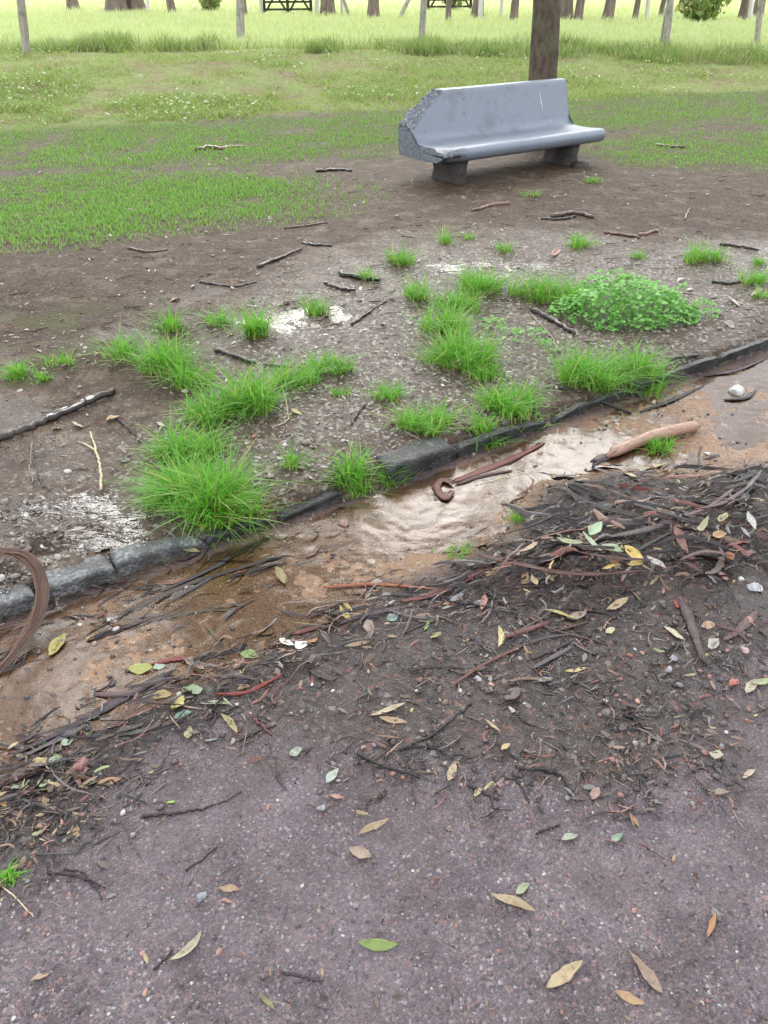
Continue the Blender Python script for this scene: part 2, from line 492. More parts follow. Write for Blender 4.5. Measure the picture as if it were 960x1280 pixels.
M_GROUND = ground_material()
M_PUD = water_material('puddle_water', (.95, .88, .77), 36.0, .34, 1.5, .12)
M_SILT = water_material('silty_puddle', (.93, .80, .62), 40.0, .45, 1.38, .24)
M_FLOW = water_material('gutter_water', (.97, .88, .74), 22.0, .11, 1.46, .20)
M_TUFT = grass_material('tuft_blades', (.085, .32, .022), (.23, .54, .055), (.50, .46, .18), .45, .14, .42)
M_LAWN = grass_material('lawn_blades', (.13, .30, .045), (.26, .47, .10), (.34, .32, .17), .35, .10)
M_BANK = grass_material('bank_blades', (.20, .28, .06), (.36, .44, .15), (.42, .34, .20), .35, .22)
M_FIELD = grass_material('field_blades', (.46, .51, .24), (.66, .68, .42), (.50, .48, .22), .4, .14)
M_TALL = grass_material('tall_grass_blades', (.16, .24, .06), (.32, .42, .14), (.42, .36, .20), .3, .28)
M_LITTER = island_material('litter', [(0, (.028, .020, .018)), (.30, (.055, .034, .027)), (.52, (.085, .058, .046)), (.68, (.13, .09, .07)), (.80, (.12, .05, .035)), (.87, (.22, .15, .09)), (.93, (.16, .17, .15)), (.965, (.36, .29, .16))], .38, 0, .5)
M_GRAVEL = island_material('gravel', [(0, (.05, .042, .043)), (.28, (.10, .085, .085)), (.5, (.15, .10, .085)), (.64, (.25, .13, .105)), (.76, (.20, .19, .20)), (.86, (.30, .25, .21)), (.95, (.5, .47, .44))], .34, 0, .3)
M_PALE = island_material('pale_grit', [(0, (.20, .17, .145)), (.3, (.32, .28, .24)), (.55, (.14, .115, .095)), (.80, (.40, .37, .33)), (.94, (.56, .53, .50))], .32, 0, .3)
M_BARK = tinted_material('wet_bark', .22, 1.0, .003)
M_LEAF = tinted_material('fallen_leaf', .42, .8, .0012, .5)
M_STONE = tinted_material('stone', .42, .2, .002, .5)
M_CLOVER = grass_material('clover_leaves', (.15, .42, .07), (.34, .62, .20), (.14, .30, .06), .35, .0, .4)

def kerb_material(name, dim):
    m = NT(name)
    co = m.n('ShaderNodeTexCoord').outputs['Object']
    n2 = m.noise(co, 14, 5, .6); n3 = m.noise(co, 75, 4, .65)
    v = m.n('ShaderNodeTexVoronoi', None, Vector=co, Scale=110.0)
    c = m.ramp(n3, [(.3, (.045, .048, .052)), (.5, (.13, .135, .14)), (.68, (.30, .31, .32))])
    c = m.mix(m.ramp(n2, [(.42, .8), (.58, 0.0)]), c, (.045, .045, .043))
    c = m.mix(m.ramp(m.noise(co, 7, 4, .6), [(.55, 0.0), (.68, .7)]), c, (.12, .105, .05))
    c = m.mix(1.0, c, (dim, dim, dim), 'MULTIPLY')
    h = m.math('MULTIPLY_ADD', n3, 1.5, m.math('MULTIPLY', v.outputs['Distance'], .6))
    return m.out(m.prin(c, m.mixf(n2, .22, .6), m.bump(h, .007, .9)))

def bench_material():
    m = NT('bench_paint')
    co = m.n('ShaderNodeTexCoord').outputs['Object']
    n2 = m.noise(co, 9, 4, .6); n3 = m.noise(co, 60, 4, .6)
    c = m.mix(n2, (.165, .195, .245), (.215, .245, .295))
    c = m.mix(m.ramp(n3, [(.60, 0.0), (.72, .55)]), c, (.09, .10, .12))
    c = m.mix(m.ramp(m.noise(co, 24, 5, .7), [(.64, 0.0), (.70, .6)]), c, (.40, .42, .45))
    c = m.mix(m.ramp(m.noise(co, 3.2, 6, .7), [(.50, 0.0), (.64, .55)]), c, (.115, .13, .155))
    c = m.mix(m.ramp(m.noise(co, 13, 5, .75), [(.60, 0.0), (.68, .6)]), c, (.085, .085, .08))
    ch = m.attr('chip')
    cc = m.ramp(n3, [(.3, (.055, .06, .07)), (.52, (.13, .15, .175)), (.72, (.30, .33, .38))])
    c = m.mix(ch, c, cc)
    return m.out(m.prin(c, m.mixf(n2, .26, .5), m.bump(m.math('ADD', n3, m.math('MULTIPLY', m.noise(co, 180, 2), .5)), .004, m.mixf(ch, .35, 1.0))))

def plain_rough(name, a, b, scale, rough, bump, stretch=(1, 1, 1), extra=None):
    m = NT(name)
    co = m.n('ShaderNodeTexCoord').outputs['Object']
    mp = m.n('ShaderNodeMapping', None, Vector=co); mp.inputs['Scale'].default_value = stretch
    n = m.noise(mp, scale, 5, .65)
    c = m.ramp(n, [(.32, a), (.66, b)])
    if extra: c = m.mix(m.ramp(m.noise(co, extra[1], 4, .6), [(.52, 0.0), (.66, extra[2])]), c, extra[0])
    return m.out(m.prin(c, rough, m.bump(n, bump, .8), .3))

M_KERB = kerb_material('kerb_granite', 1.15)
M_KERB_WET = kerb_material('kerb_granite_wet', .45)
M_BENCH = bench_material()
M_LEG = plain_rough('bench_leg_concrete', (.028, .023, .021), (.065, .056, .052), 30, .6, .006)
M_TRUNK = plain_rough('trunk_bark', (.045, .034, .024), (.15, .118, .085), 24, .8, .035, (1, 1, .35), ((.12, .13, .07), 5, .6))
M_FARTRUNK = plain_rough('far_trunk_bark', (.09, .07, .058), (.24, .19, .165), 6, .85, .04, (1, 1, .25))
M_CROWN = grass_material('crown_leaves', (.035, .075, .02), (.08, .14, .035), (.06, .09, .03), .3, .05, .45)
M_POST = plain_rough('weathered_post', (.22, .205, .18), (.42, .40, .35), 20, .8, .006, (1, 1, .15), ((.12, .14, .07), 9, .5))
M_POSTP = plain_rough('pale_post', (.45, .44, .41), (.66, .65, .62), 20, .8, .006, (1, 1, .15))
M_GATE = plain_rough('dark_gate_timber', (.035, .032, .03), (.08, .072, .065), 20, .8, .006, (1, 1, .2))
M_WHITE = plain_rough('white_scrap', (.55, .53, .50), (.82, .81, .79), 40, .4, .004)
M_DRY = plain_rough('dry_straw', (.38, .29, .17), (.62, .52, .36), 40, .6, .003)
M_LICHEN = plain_rough('lichen', (.5, .49, .46), (.75, .74, .72), 60, .7, .004)

# ------------------------------------------------------------------ the ground
def zone_weights(x, y):
    s, d = kerb_sd(x, y)
    R = np.hypot(x, y)
    t = y - (12.27 + .385 * x)
    w = {}
    near = d > -.02
    xm, ym = x + KN[0] * .05, y + KN[1] * .05
    w['w_mud'] = np.maximum(soft(P_MUD, xm, ym, .07, .07, 4.5, 71), .6 * soft(P_MUD, x - .04, y + .10, .22, .22, 3, 81) * sstep(.55, .8, d) * sstep(-.35, .35, fbm(x * 6, y * 6, 82, 4))) * sstep(-.01, .05, d)
    w['w_mud'] = np.maximum(w['w_mud'], soft(P_PILE, x + .10 * KN[0] + .09 * KU[0], y + .10 * KN[1] + .09 * KU[1], .05, .06, 5, 83) * sstep(.12, .2, d))
    w['w_gut'] = soft(P_GUT, x, y, .05, .045, 6, 72) * sstep(-.03, .0, d)
    w['w_verge'] = 1 - sstep(-.03, .0, d)
    w['w_wet'] = soft(P_WET, x, y, .42, .40, 2.2, 73) * (1 - sstep(-.03, .0, d))
    g = 0
    for p in P_LAWN: g = np.maximum(g, soft(p, x, y, .48, .50, 1.5, 74) * sstep(-.75, .05, fbm(x * 2.6, y * 2.6, 75, 4)))
    g = np.maximum(g, .55 * soft(P_THIN, x, y, .15, .15, 3, 76) * sstep(-.1, .4, fbm(x * 5, y * 5, 77, 3)))
    w['w_grass'] = g
    w['w_bank'] = sstep(-.25, .5, t + .35 * fbm(x * 1.4, y * 1.4, 78, 3))
    w['w_field'] = sstep(17.3, 18.6, y + .3 * fbm(x, y, 79))
    gl = np.maximum(w['w_wet'] * .75, w['w_gut'])
    pu = 0
    for p in PUDDLES: pu = np.maximum(pu, soft(p, x, y, .08, .05, 5, 80))
    gl = np.maximum(gl, pu)
    gl = np.maximum(gl, 1.0 * sstep(.35, .9, d) * (1 - w['w_mud'] * .5))
    gl = np.maximum(gl, w['w_mud'] * .75)
    broad = soft(P_WETALL, x, y, .3, .3, 2, 85) * (1 - sstep(-.05, .0, d))
    gl = np.maximum(gl, .95 * broad * sstep(-.15, .25, fbm(x * 2.4, y * 2.4, 86, 4)))
    w['w_gloss'] = gl
    return w

def build_ground():
    az = np.concatenate([np.arange(-180, -52, 8.0), np.arange(-52, 52.01, .23), np.arange(56, 179, 8.0)])
    az = np.radians(az)
    rr = [.35]
    while rr[-1] < 26: rr.append(rr[-1] * 1.0052)
    while rr[-1] < 900: rr.append(rr[-1] * 1.05)
    rr = np.array(rr)
    A, Rr = np.meshgrid(az, rr)
    na, nr = len(az), len(rr)
    x = (Rr * np.sin(A)).ravel(); y = (Rr * np.cos(A)).ravel()
    z = H(x, y)
    W = zone_weights(x, y)
    idx = np.arange(na * nr).reshape(nr, na)
    nx = np.roll(idx, -1, axis=1)
    F = np.stack([idx[:-1], nx[:-1], nx[1:], idx[1:]], -1).reshape(-1, 4)[:, ::-1]
    # close the small hole under the feet of the photographer
    V = np.stack([x, y, z], 1)
    V = np.vstack([V, [[0, 0, float(H(0., 0.))]]])
    for k in W:
        W[k] = np.append(W[k], {'w_gloss': .5}.get(k, 0))
    T = np.stack([np.full(na, len(V) - 1), np.roll(idx[0], -1), idx[0]], 1)
    cx = V[F].mean(1)
    s, d = kerb_sd(cx[:, 0], cx[:, 1])
    t = cx[:, 1] - (12.27 + .385 * cx[:, 0])
    zone = np.where(d > .5, 0, np.where(d > -.03, 1, np.where(cx[:, 1] > 17.9, 4, np.where(t > 0, 3, 2))))
    for zi, nm in enumerate(('road', 'gutter', 'muddy_ground', 'grass_bank', 'field')):
        f = F[zone == zi]
        used = np.unique(f)
        fs = [f]
        if zi == 0:
            used = np.unique(np.concatenate([used, T.ravel()])); fs = [f, T]
        mp = np.full(len(V), -1); mp[used] = np.arange(len(used))
        me = mesh_np(nm, V[used], [mp[q] for q in fs], M_GROUND, True, {k: W[k][used] for k in W})
        o = link(nm, me, None, 'structure')
        o['label'] = {'road': 'wet purple grey asphalt road with muddy edge', 'gutter': 'shallow brown gutter along the broken kerb', 'muddy_ground': 'muddy verge with puddles between kerb and lawn', 'grass_bank': 'weedy grass bank below the fence', 'field': 'bright green field beyond the fence posts'}[nm]
build_ground()

def water_sheet(name, poly, level, mat, step=.03, blur=0.0, level_fn=None):
    lo = poly.min(0) - .05; hi = poly.max(0) + .05
    xs = np.arange(lo[0], hi[0], step); ys = np.arange(lo[1], hi[1], step)
    X, Y = np.meshgrid(xs, ys)
    cx, cy = X[:-1, :-1] + step / 2, Y[:-1, :-1] + step / 2
    keep = soft(poly, cx, cy, .01, .03, 5, 21) > .5
    idx = np.arange(X.size).reshape(X.shape)
    F = np.stack([idx[:-1, :-1], idx[:-1, 1:], idx[1:, 1:], idx[1:, :-1]], -1)[keep]
    Z = np.full(X.size, level) if level_fn is None else level_fn(X.ravel(), Y.ravel())
    used = np.unique(F); mp = np.full(X.size, -1); mp[used] = np.arange(len(used))
    V = np.stack([X.ravel(), Y.ravel(), Z], 1)[used]
    o = link(name, mesh_np(name, V, mp[F], mat, True), None, 'structure')
    return o

for i, pd in enumerate(PUDDLES):
    c = pd.mean(0)
    ins = RNG.uniform(pd.min(0), pd.max(0), (400, 2)); ins = ins[inside(pd, ins[:, 0], ins[:, 1])]
    hh = H(ins[:, 0], ins[:, 1])
    o = water_sheet('puddle', pd, float(np.quantile(hh, [.60, .26, .20][i])), M_PUD if i == 0 else M_SILT, .03)
    o['label'] = ['puddle with white sky glare behind the left kerb stone', 'small brown puddle among the grass tufts', 'shallow puddle below the bench mud', 'tiny puddle right of the big grass clump', 'puddle beside the lichened branch'][i]
def _flow_level(x, y):
    s, d = kerb_sd(x, y)
    return GUT_Z + .0042 + .0025 * fbm(x * 9, y * 9, 91, 3) + .0012 * fbm(x * 40, y * 40, 92, 2) - .018 * sstep(.62, .9, d)
o = water_sheet('gutter_water', poly_w([(-160, 850), (-60, 806), (960, 441), (1250, 341), (1250, 470), (960, 580), (850, 602), (760, 592), (690, 606), (650, 652), (600, 692), (560, 705), (420, 770), (350, 805), (200, 865), (60, 935), (-160, 1030)]), 0, M_FLOW, .012, 0, _flow_level)
o['label'] = 'shallow rippling brown water running along the gutter'
_rp = RNG.uniform(P_RPUD.min(0), P_RPUD.max(0), (200, 2))
o = water_sheet('puddle', P_RPUD, float(np.quantile(H(_rp[:, 0], _rp[:, 1]), .55)), M_PUD, .02)
o['label'] = 'small puddle right of the bark pile'

# ------------------------------------------------------------------ the kerb
def s_at(px):
    """distance along the kerb where the photo's column px crosses its lower edge"""
    py = 783 + (440 - 783) * px / 960.0
    q = at_z(px, py, GUT_Z)
    return float(kerb_sd(q[0], q[1])[0])

def kerb_pt(s, d, z):
    return np.array([_k0[0] + KU[0] * s + KN[0] * d, _k0[1] + KU[1] * s + KN[1] * d, z])

def kerb_stone(parent, s0, s1, d0, d1, z0, z1, rough, seed, slope=0.0, taper=(0, 0), mat=None):
    """one worn granite block: a fine box rounded and broken by noise"""
    nu = max(6, int((s1 - s0) / .022)); nv = 9; nw = 9
    V = []; idx = {}; F = []
    def vid(i, j, k):
        key = (i, j, k)
        if key in idx: return idx[key]
        u, v, w = i / nu, j / nv, k / nw
        s = s0 + (s1 - s0) * u; d = d0 + (d1 - d0) * v; z = z0 + (z1 - z0) * w
        # round the upper arrises
        ev = max(0, abs(v - .5) * 2 - .86) / .14; ew = max(0, w - .88) / .12
        eu = max(0, abs(u - .5) * 2 - (1 - .05 / (s1 - s0))) / (.05 / (s1 - s0))
        d += -math.copysign(.006, v - .5) * ev * ev * (.3 + w)
        z -= .008 * (ev * ev * w + eu * eu * w)
        s += -math.copysign(.006, u - .5) * eu * ew
        n = float(fbm(s * 7 + seed, d * 7 + z * 5, seed, 3)); n2 = float(fbm(s * 30 + seed, d * 30 + z * 27, seed + 4, 3))
        z += (rough * (.9 * n + .45 * n2) + slope * (u - .5)) * w
        d += rough * (.8 * float(fbm(s * 9, z * 14, seed + 7, 3)) + .4 * n2) * (1 if v > .5 else .5)
        if v > .5: d -= .034 * (1 - w) ** .7 * (v - .5) * 2
        if taper[0] and u < .35: z -= taper[0] * (1 - u / .35) ** 1.3 * w
        if taper[1] and u > .65: z -= taper[1] * ((u - .65) / .35) ** 1.3 * w
        idx[key] = len(V); V.append(kerb_pt(s, d, z))
        return idx[key]
    def quad(a, b, c, d): F.append((vid(*a), vid(*b), vid(*c), vid(*d)))
    for i in range(nu):
        for j in range(nv): quad((i, j, nw), (i + 1, j, nw), (i + 1, j + 1, nw), (i, j + 1, nw))
        for k in range(nw):
            quad((i, nv, k), (i, nv, k + 1), (i + 1, nv, k + 1), (i + 1, nv, k))
            quad((i, 0, k), (i + 1, 0, k), (i + 1, 0, k + 1), (i, 0, k + 1))
    for j in range(nv):
        for k in range(nw):
            quad((0, j, k), (0, j, k + 1), (0, j + 1, k + 1), (0, j + 1, k))
            quad((nu, j, k), (nu, j + 1, k), (nu, j + 1, k + 1), (nu, j, k + 1))
    base = np.array(parent.location)
    return link('kerb_stone', mesh_np('kerb_stone', np.array(V) - base, np.array(F), mat, True), parent)

kerb = empty('kerb', kerb_pt(s_at(480), -.06, GUT_Z))
tag(kerb, 'broken line of grey granite kerb stones along the wet gutter', 'kerb')
for (a, b, d0, d1, z1, rg, sd, sl, tp) in (
        (-260, 52, -.105, -.004, -.020, .005, 1, 0, (0, 0)), (54, 150, -.108, -.002, -.016, .006, 2, -.004, (0, 0)), (151, 262, -.098, -.004, -.022, .010, 3, -.02, (0, .02)),
        (262, 345, -.07, -.008, -.045, .013, 4, 0, (0, .012)), (352, 432, -.06, -.006, -.046, .013, 5, .01, (0, 0)),
        (488, 572, -.125, .010, .000, .016, 6, -.008, (.0, .01)), (575, 686, -.052, -.004, -.020, .020, 7, 0, (.0, .03)),
        (694, 792, -.045, -.008, -.028, .014, 8, .01, (.02, .02)), (796, 815, -.06, .006, -.008, .014, 9, 0, (0, 0)), (818, 900, -.042, -.006, -.020, .016, 10, 0, (0, 0)), (902, 1010, -.042, -.006, -.018, .014, 11, 0, (0, 0)), (1013, 1200, -.042, -.006, -.018, .009, 12, 0, (0, 0))):
    kerb_stone(kerb, s_at(a), s_at(b), d0, d1, -.16, z1, rg, sd, sl, tp, M_KERB if b < 300 else M_KERB_WET)

# ------------------------------------------------------------------ the bench
BX, BY, BT, BL, BD, BHS, BHB, BR = 1.343, 7.893, .622, 1.975, .507, .324, .71, .088
BXI, BTH = -.629, .20
bench = empty('park_bench', (BX, BY, 0), BT)
tag(bench, 'blue grey painted concrete bench with its left backrest corner broken off', 'bench')

def build_bench():
    L = BL / 2
    xs = np.concatenate([np.linspace(-L, -L + .62, 46), np.linspace(-L + .66, L - .06, 22), np.array([L - .03, L - .008, L])])
    # seat: profile in (y, z), run along x
    prof = np.array([(BD + BTH, BHS + .085), (BD + BTH, BHS - .04), (BD + BTH - .02, BHS - .125), (BD, BHS - .13), (.30, BHS - .13), (.12, BHS - .125), (.055, BHS - .115), (.02, BHS - .095), (.004, BHS - .066), (0, BHS - .045), (.004, BHS - .026), (.018, BHS - .008), (.045, BHS + .002), (.09, BHS + .002), (.18, BHS - .006), (.28, BHS - .01), (.36, BHS - .009), (BD - .09, BHS - .004), (BD - .05, BHS + .008), (BD - .022, BHS + .030), (BD - .006, BHS + .058), (BD, BHS + .085)])
    n = len(prof); V = []; chip = []
    for i, x in enumerate(xs):
        for (y, z) in prof:
            dx = x; c = 0.0
            # the front left nose is knocked off
            u = (x + L) / .17; v = y / .16
            br = 1 - (u * u * .6 + v * v) ** .5
            if br > 0:
                nz = float(fbm(x * 14, y * 14 + z * 11, 5, 3))
                k = min(1, br * 2.2)
                y = y + (.055 * k + .03 * nz * k); z = z - (.03 * k + .02 * nz * k) * (1 if z > BHS - .06 else -.4)
                c = k
            V.append((dx, y, z)); chip.append(c)
    F = grid_faces(len(xs), n)
    T = []
    for e, i in ((0, 0), (1, len(xs) - 1)):
        # flat end face with vertices of its own, so that its edge stays crisp
        ring = len(V)
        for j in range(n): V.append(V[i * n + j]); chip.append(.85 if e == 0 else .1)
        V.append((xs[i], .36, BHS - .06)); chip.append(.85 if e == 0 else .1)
        c = len(V) - 1
        for j in range(n):
            a, b = ring + j, ring + (j + 1) % n
            T.append((c, b, a) if e else (c, a, b))
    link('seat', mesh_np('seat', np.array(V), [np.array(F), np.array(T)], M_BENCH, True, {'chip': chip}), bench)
    # backrest
    zb = BHS + .0853
    def cut(x):                                    # how much of the height is left at x
        if x >= BXI: return 1.0
        f = (x + L) / (BXI + L)
        return .10 + .90 * max(0, f) ** .85
    xs = np.concatenate([np.linspace(-L, BXI + .16, 60), np.linspace(BXI + .2, L - .03, 18), np.array([L - .01, L])])
    th0, th1 = BTH, .105
    loop = [(0, v) for v in np.linspace(0, 1, 14)] + [(w, 1) for w in np.linspace(0, 1, 8)[1:-1]] + [(1, v) for v in np.linspace(1, 0, 10)]
    n = len(loop); V = []; chip = []
    for i, x in enumerate(xs):
        for (w, v) in loop:
            hh = cut(x - .065 * (1 - w) + .02)
            raw = hh < .995
            k = 0.0
            vv = v * hh
            if raw: k = float(np.clip((vv - (hh - .12)) / .10, 0, 1))
            y = BD + BR * vv + w * (th0 + (th1 - th0) * vv)
            z = zb + (BHB - zb) * vv
            ev = max(0, v - .93) / .07
            if not raw:                              # softened top arris
                z -= .006 * (abs(w - .5) * 2) ** 4 * ev
                y += -math.copysign(.006, w - .5) * ev * (abs(w - .5) * 2) ** 4
            else:
                nz = float(fbm(x * 17, y * 17 + z * 13, 9, 3)); n2 = float(fbm(x * 45, y * 45 + z * 40, 12, 2))
                z += k * (.035 * nz + .014 * n2); y += k * (.022 * (1 - 2 * w) + .015 * n2)
            dx = x + (k * .012 * float(fbm(z * 20, y * 20, 15, 2)) if raw else 0)
            V.append((dx, y, z)); chip.append(k)
    F = grid_faces(len(xs), n); T = []
    for e, i in ((0, 0), (1, len(xs) - 1)):
        V.append(tuple(np.mean(V[i * n:(i + 1) * n], axis=0))); chip.append(0.2); c = len(V) - 1
        for j in range(n):
            a, b = i * n + j, i * n + (j + 1) % n
            T.append((c, b, a) if e else (c, a, b))
    o = link('backrest', mesh_np('backrest', np.array(V), [np.array(F), np.array(T)], M_BENCH, False, {'chip': chip}), bench)
    o['label'] = 'backrest with a rough broken left end'
    me = o.data
    sm = np.array([min(chip[v] for v in p.vertices) < .3 for p in me.polygons])
    me.polygons.foreach_set('use_smooth', sm)
    # legs
    for x0 in (-L + .343 - .135, L - .374 + .03):
        mb = MB()
        V = []
        for z, ins in ((-.12, 0), (.02, 0), (.10, .012), (BHS - .128, .0)):
            for (x, y) in ((x0 + ins, .10 + ins), (x0 + .115 - ins, .10 + ins), (x0 + .115 - ins, .47 - ins), (x0 + ins, .47 - ins)):
                V.append((x, y, z))
        mb.add(V, grid_faces(4, 4, True), [(3, 2, 1, 0), (12, 13, 14, 15)])
        lg = link('leg', mb.mesh('leg', M_LEG), bench)
        if x0 > 0:
            mb = MB()
            V = [(x0 + a * .10 + .10, .07 + b * .055 + .004 * float(fbm(a * 3, b * 3, 4)), z) for z, q in ((-.1, 1), (.035, 1), (.05, .75)) for (a, b) in ((-.9 * q, -.9 * q), (.1, -1.0 * q), (.9 * q, -.7 * q), (1.0 * q, .5), (.2, .95 * q), (-.8 * q, .7 * q))]
            mb.add(V, grid_faces(3, 6, True), [tuple(range(12, 18))])
            link('foot', mb.mesh('foot', M_LEG), lg)
    # a pale scrape of paint down the backrest
    pts = []
    for f in np.linspace(0, 1, 7):
        vv = .12 + .62 * f
        pts.append((L - .36 - .02 * f, BD + BR * vv - .0015, zb + (BHB - zb) * vv))
    pts = np.array(pts); V = []
    for i, p in enumerate(pts):
        hw = .004 * (1.2 - abs(i - 3) / 3.2)
        V += [p + (-hw, 0, 0), p + (hw, 0, 0), p + (hw, -.0015, 0), p + (-hw, -.0015, 0)]
    link('paint_scrape', mesh_np('paint_scrape', V, np.array(grid_faces(7, 4, True)), M_WHITE), bench)
build_bench()

# ------------------------------------------------------------------ trees
LEAF_V = np.array([(0, 0, 0), (.5, .28, .06), (1.0, 0, -.08), (.5, -.28, .06)], float) - (0.5, 0, 0)
LEAF_F = np.array([(0, 1, 2), (0, 2, 3)])

def tree(name, base, r, hgt, lean, label, group, crown_r, crown_c, n_leaf, leaf, bark, seed, limbs=5, flare=1.35, extra_trunk=None):
    rg = np.random.default_rng(seed)
    root = empty(name, base)
    tag(root, label, 'tree', group)
    top = np.array([lean[0] * hgt, lean[1] * hgt, hgt])
    pts = [np.array([0, 0, -.25]), np.array([0, 0, 0.0])] + [top * f + rg.normal(0, r * .15, 3) * (0 if f < .1 else 1) for f in (.08, .2, .4, .7, 1.0)]
    path = catmull(pts, 34)
    t, sd, nr = frames(path)
    sides = 18; V = []
    for i, p in enumerate(path):
        zz = p[2]
        rr = r * (1 - .5 * max(0, zz) / hgt) * (1 + (flare - 1) * math.exp(-max(0, zz) / (r * 1.1)))
        for j in range(sides):
            a = 2 * math.pi * j / sides
            b = 1 + .07 * float(fbm(math.cos(a) * 2 + seed, zz / r * .25, seed, 2)) + .025 * float(fbm(a * 4, zz * 7, seed + 1, 2))
            V.append(p + np.array([math.cos(a), math.sin(a), 0]) * rr * b)
    mb = MB(); mb.add(V, grid_faces(len(path), sides, True))
    link('trunk', mb.mesh('trunk', bark, True), root)
    cc = np.array(crown_c, float); tips = []
    for k in range(limbs):
        f = rg.uniform(.62, .98); a = 2 * math.pi * k / limbs + rg.uniform(-.4, .4)
        st = path[int(f * 33)]
        end = cc + np.array([math.cos(a), math.sin(a), rg.uniform(-.25, .7)]) * np.array(crown_r) * rg.uniform(.6, .85)
        mid = (st + end) / 2 + np.array([0, 0, rg.uniform(.05, .2) * hgt * .4])
        lp = catmull([st, mid, end], 9); tips += [lp[5], lp[7], lp[8]]
        Vt, Ft, Tt = tube(lp, r * .42, r * .09, 7, .08, seed + k)
        m2 = MB().add(Vt, Ft, Tt)
        link('limb', m2.mesh('limb', bark, True), root)
    if n_leaf:
        nc = max(10, n_leaf // 38)
        cl = rg.normal(0, 1, (nc, 3)); cl /= np.linalg.norm(cl, axis=1)[:, None]
        cl = cc + cl * np.array(crown_r) * (rg.uniform(.25, 1.0, (nc, 1)) ** .45)
        cl = np.vstack([cl, np.array(tips)])
        which = rg.integers(0, len(cl), n_leaf)
        pos = cl[which] + rg.normal(0, 1, (n_leaf, 3)) * np.array(crown_r) * .12
        sc = leaf * rg.uniform(.6, 1.4, (n_leaf, 1)) * np.ones((1, 3))
        V, F = scatter(LEAF_V, LEAF_F, pos, rots(n_leaf, rg), sc)
        link('crown', mesh_np('crown', V, F, M_CROWN, False, {'tip': np.ones(len(V))}), root)
    return root

q = P(675, 184)
tree('tree', (q[0], q[1] + .05, q[2] - .02), .155, 6.2, (-.04, .01), 'slim straight grey brown tree trunk rising behind the concrete bench', None, (3.0, 2.6, 1.8), (.6, .6, 8.2), 4200, .20, M_TRUNK, 3, 6, 1.25)
# unseen eucalypts that shed the litter; left crown placed to block gutter reflections
for (x, y, sd, cr, cc, nl) in ((-6.6, 9.0, 21, (2.0, 2.4, 2.0), (4.9, 1.0, 6.9), 3600), (5.8, 1.4, 22, (4.2, 4.2, 3.0), (-.8, .6, 9.5), 5200)):
    tree('eucalyptus_tree', (x, y, float(H(x, y))), .42, 7.5, (.03, .02), 'tall unseen eucalyptus out of view on the %s, crown placed for shade' % ('left' if x < 0 else 'right'), 'eucalypts overhanging the kerb', cr, cc, nl, .26, M_FARTRUNK, sd, 7)

FAR = [  # column of the photo, row of the base, trunk width in pixels, lean, what tells it apart
    (92, 12, 14, .02, 'pale slim trunk near the left end of the field'),
    (146, 15, 24, .03, 'wide dark leaning trunk, left one of a close pair in the field'),
    (170, 14, 22, -.02, 'thick dark trunk, right one of a close pair in the field'),
    (216, 16, 11, -.12, 'thin dark trunk leaning left beyond the grass'),
    (262, 13, 17, .0, 'short brown trunk left of the middle fence post'),
    (304, 20, 12, .0, 'dark trunk half hidden by the tall thin fence post'),
    (410, 20, 18, .02, 'grey trunk standing just right of the dark gate'),
    (467, 24, 15, .0, 'ivy green trunk between the gate and the leaning pole'),
    (560, 28, 8, .0, 'narrow reddish trunk in front of the second gate'),
    (596, 22, 15, .05, 'grey leaning trunk right of the second gate'),
    (642, 27, 11, .02, 'dark slim trunk left of the bench tree'),
    (706, 26, 18, .0, 'stout reddish trunk just right of the bench tree'),
    (722, 27, 12, .04, 'paler trunk touching the stout reddish one'),
    (758, 28, 14, .10, 'dark trunk leaning right with leaves at its top'),
    (793, 27, 8, .03, 'thinnest dark trunk in the right half of the field'),
    (825, 22, 7, .06, 'thin trunk leaning behind the right fence post'),
    (927, 26, 13, .02, 'grey brown trunk near the right end of the field'),
    (946, 22, 14, .0, 'rust coloured trunk at the far right end of the field'),
]
for i, (px, py, w, ln, lab) in enumerate(FAR):
    q = P(px, py)
    r = w / pxm(px, py) / 2 * .92
    tree('field_tree', (q[0], q[1], q[2] - .05), r, 6.5, (ln, 0), lab, 'trees in the field beyond the fence', (2.6, 2.6, 2.0), (0, 0, 7.2), 320, .5, M_FARTRUNK, 100 + i, 4, 1.5 if w > 13 else 1.2)

def bush(px, py, w, h, n, leaf, label, seed):
    q = P(px, py); s = 1 / pxm(px, py); rg = np.random.default_rng(seed)
    root = empty('bush', q); tag(root, label, 'bush', 'bushes in the field')
    mb = MB()
    for k in range(5):
        a = rg.uniform(-1, 1, 2)
        mb.bar((0, 0, -.1), (a[0] * w * s * .35, a[1] * .3, h * s * .8), .03, .01, 5, .1, 4, k)
    link('stem', mb.mesh('stem', M_FARTRUNK), root)
    c = rg.normal(0, 1, (n, 3)); c /= np.linalg.norm(c, axis=1)[:, None]
    c *= rg.uniform(.3, 1, (n, 1)) ** .4
    pos = c * (w * s * .5, w * s * .35, h * s * .55) + (0, 0, h * s * .55) + rg.normal(0, .06, (n, 3))
    V, F = scatter(LEAF_V, LEAF_F, pos, rots(n, rg), leaf * rg.uniform(.6, 1.4, (n, 1)) * np.ones((1, 3)))
    link('foliage', mesh_np('foliage', V, F, M_TALL, False, {'tip': np.ones(len(V))}), root)
bush(872, 28, 58, 46, 700, .22, 'loose green bush among the trunks on the right of the field', 5)
bush(264, 14, 26, 26, 300, .2, 'small green bush round a trunk left of the middle fence post', 6)
bush(566, 12, 34, 30, 260, .2, 'green leafy shrub beside the second gate', 7)

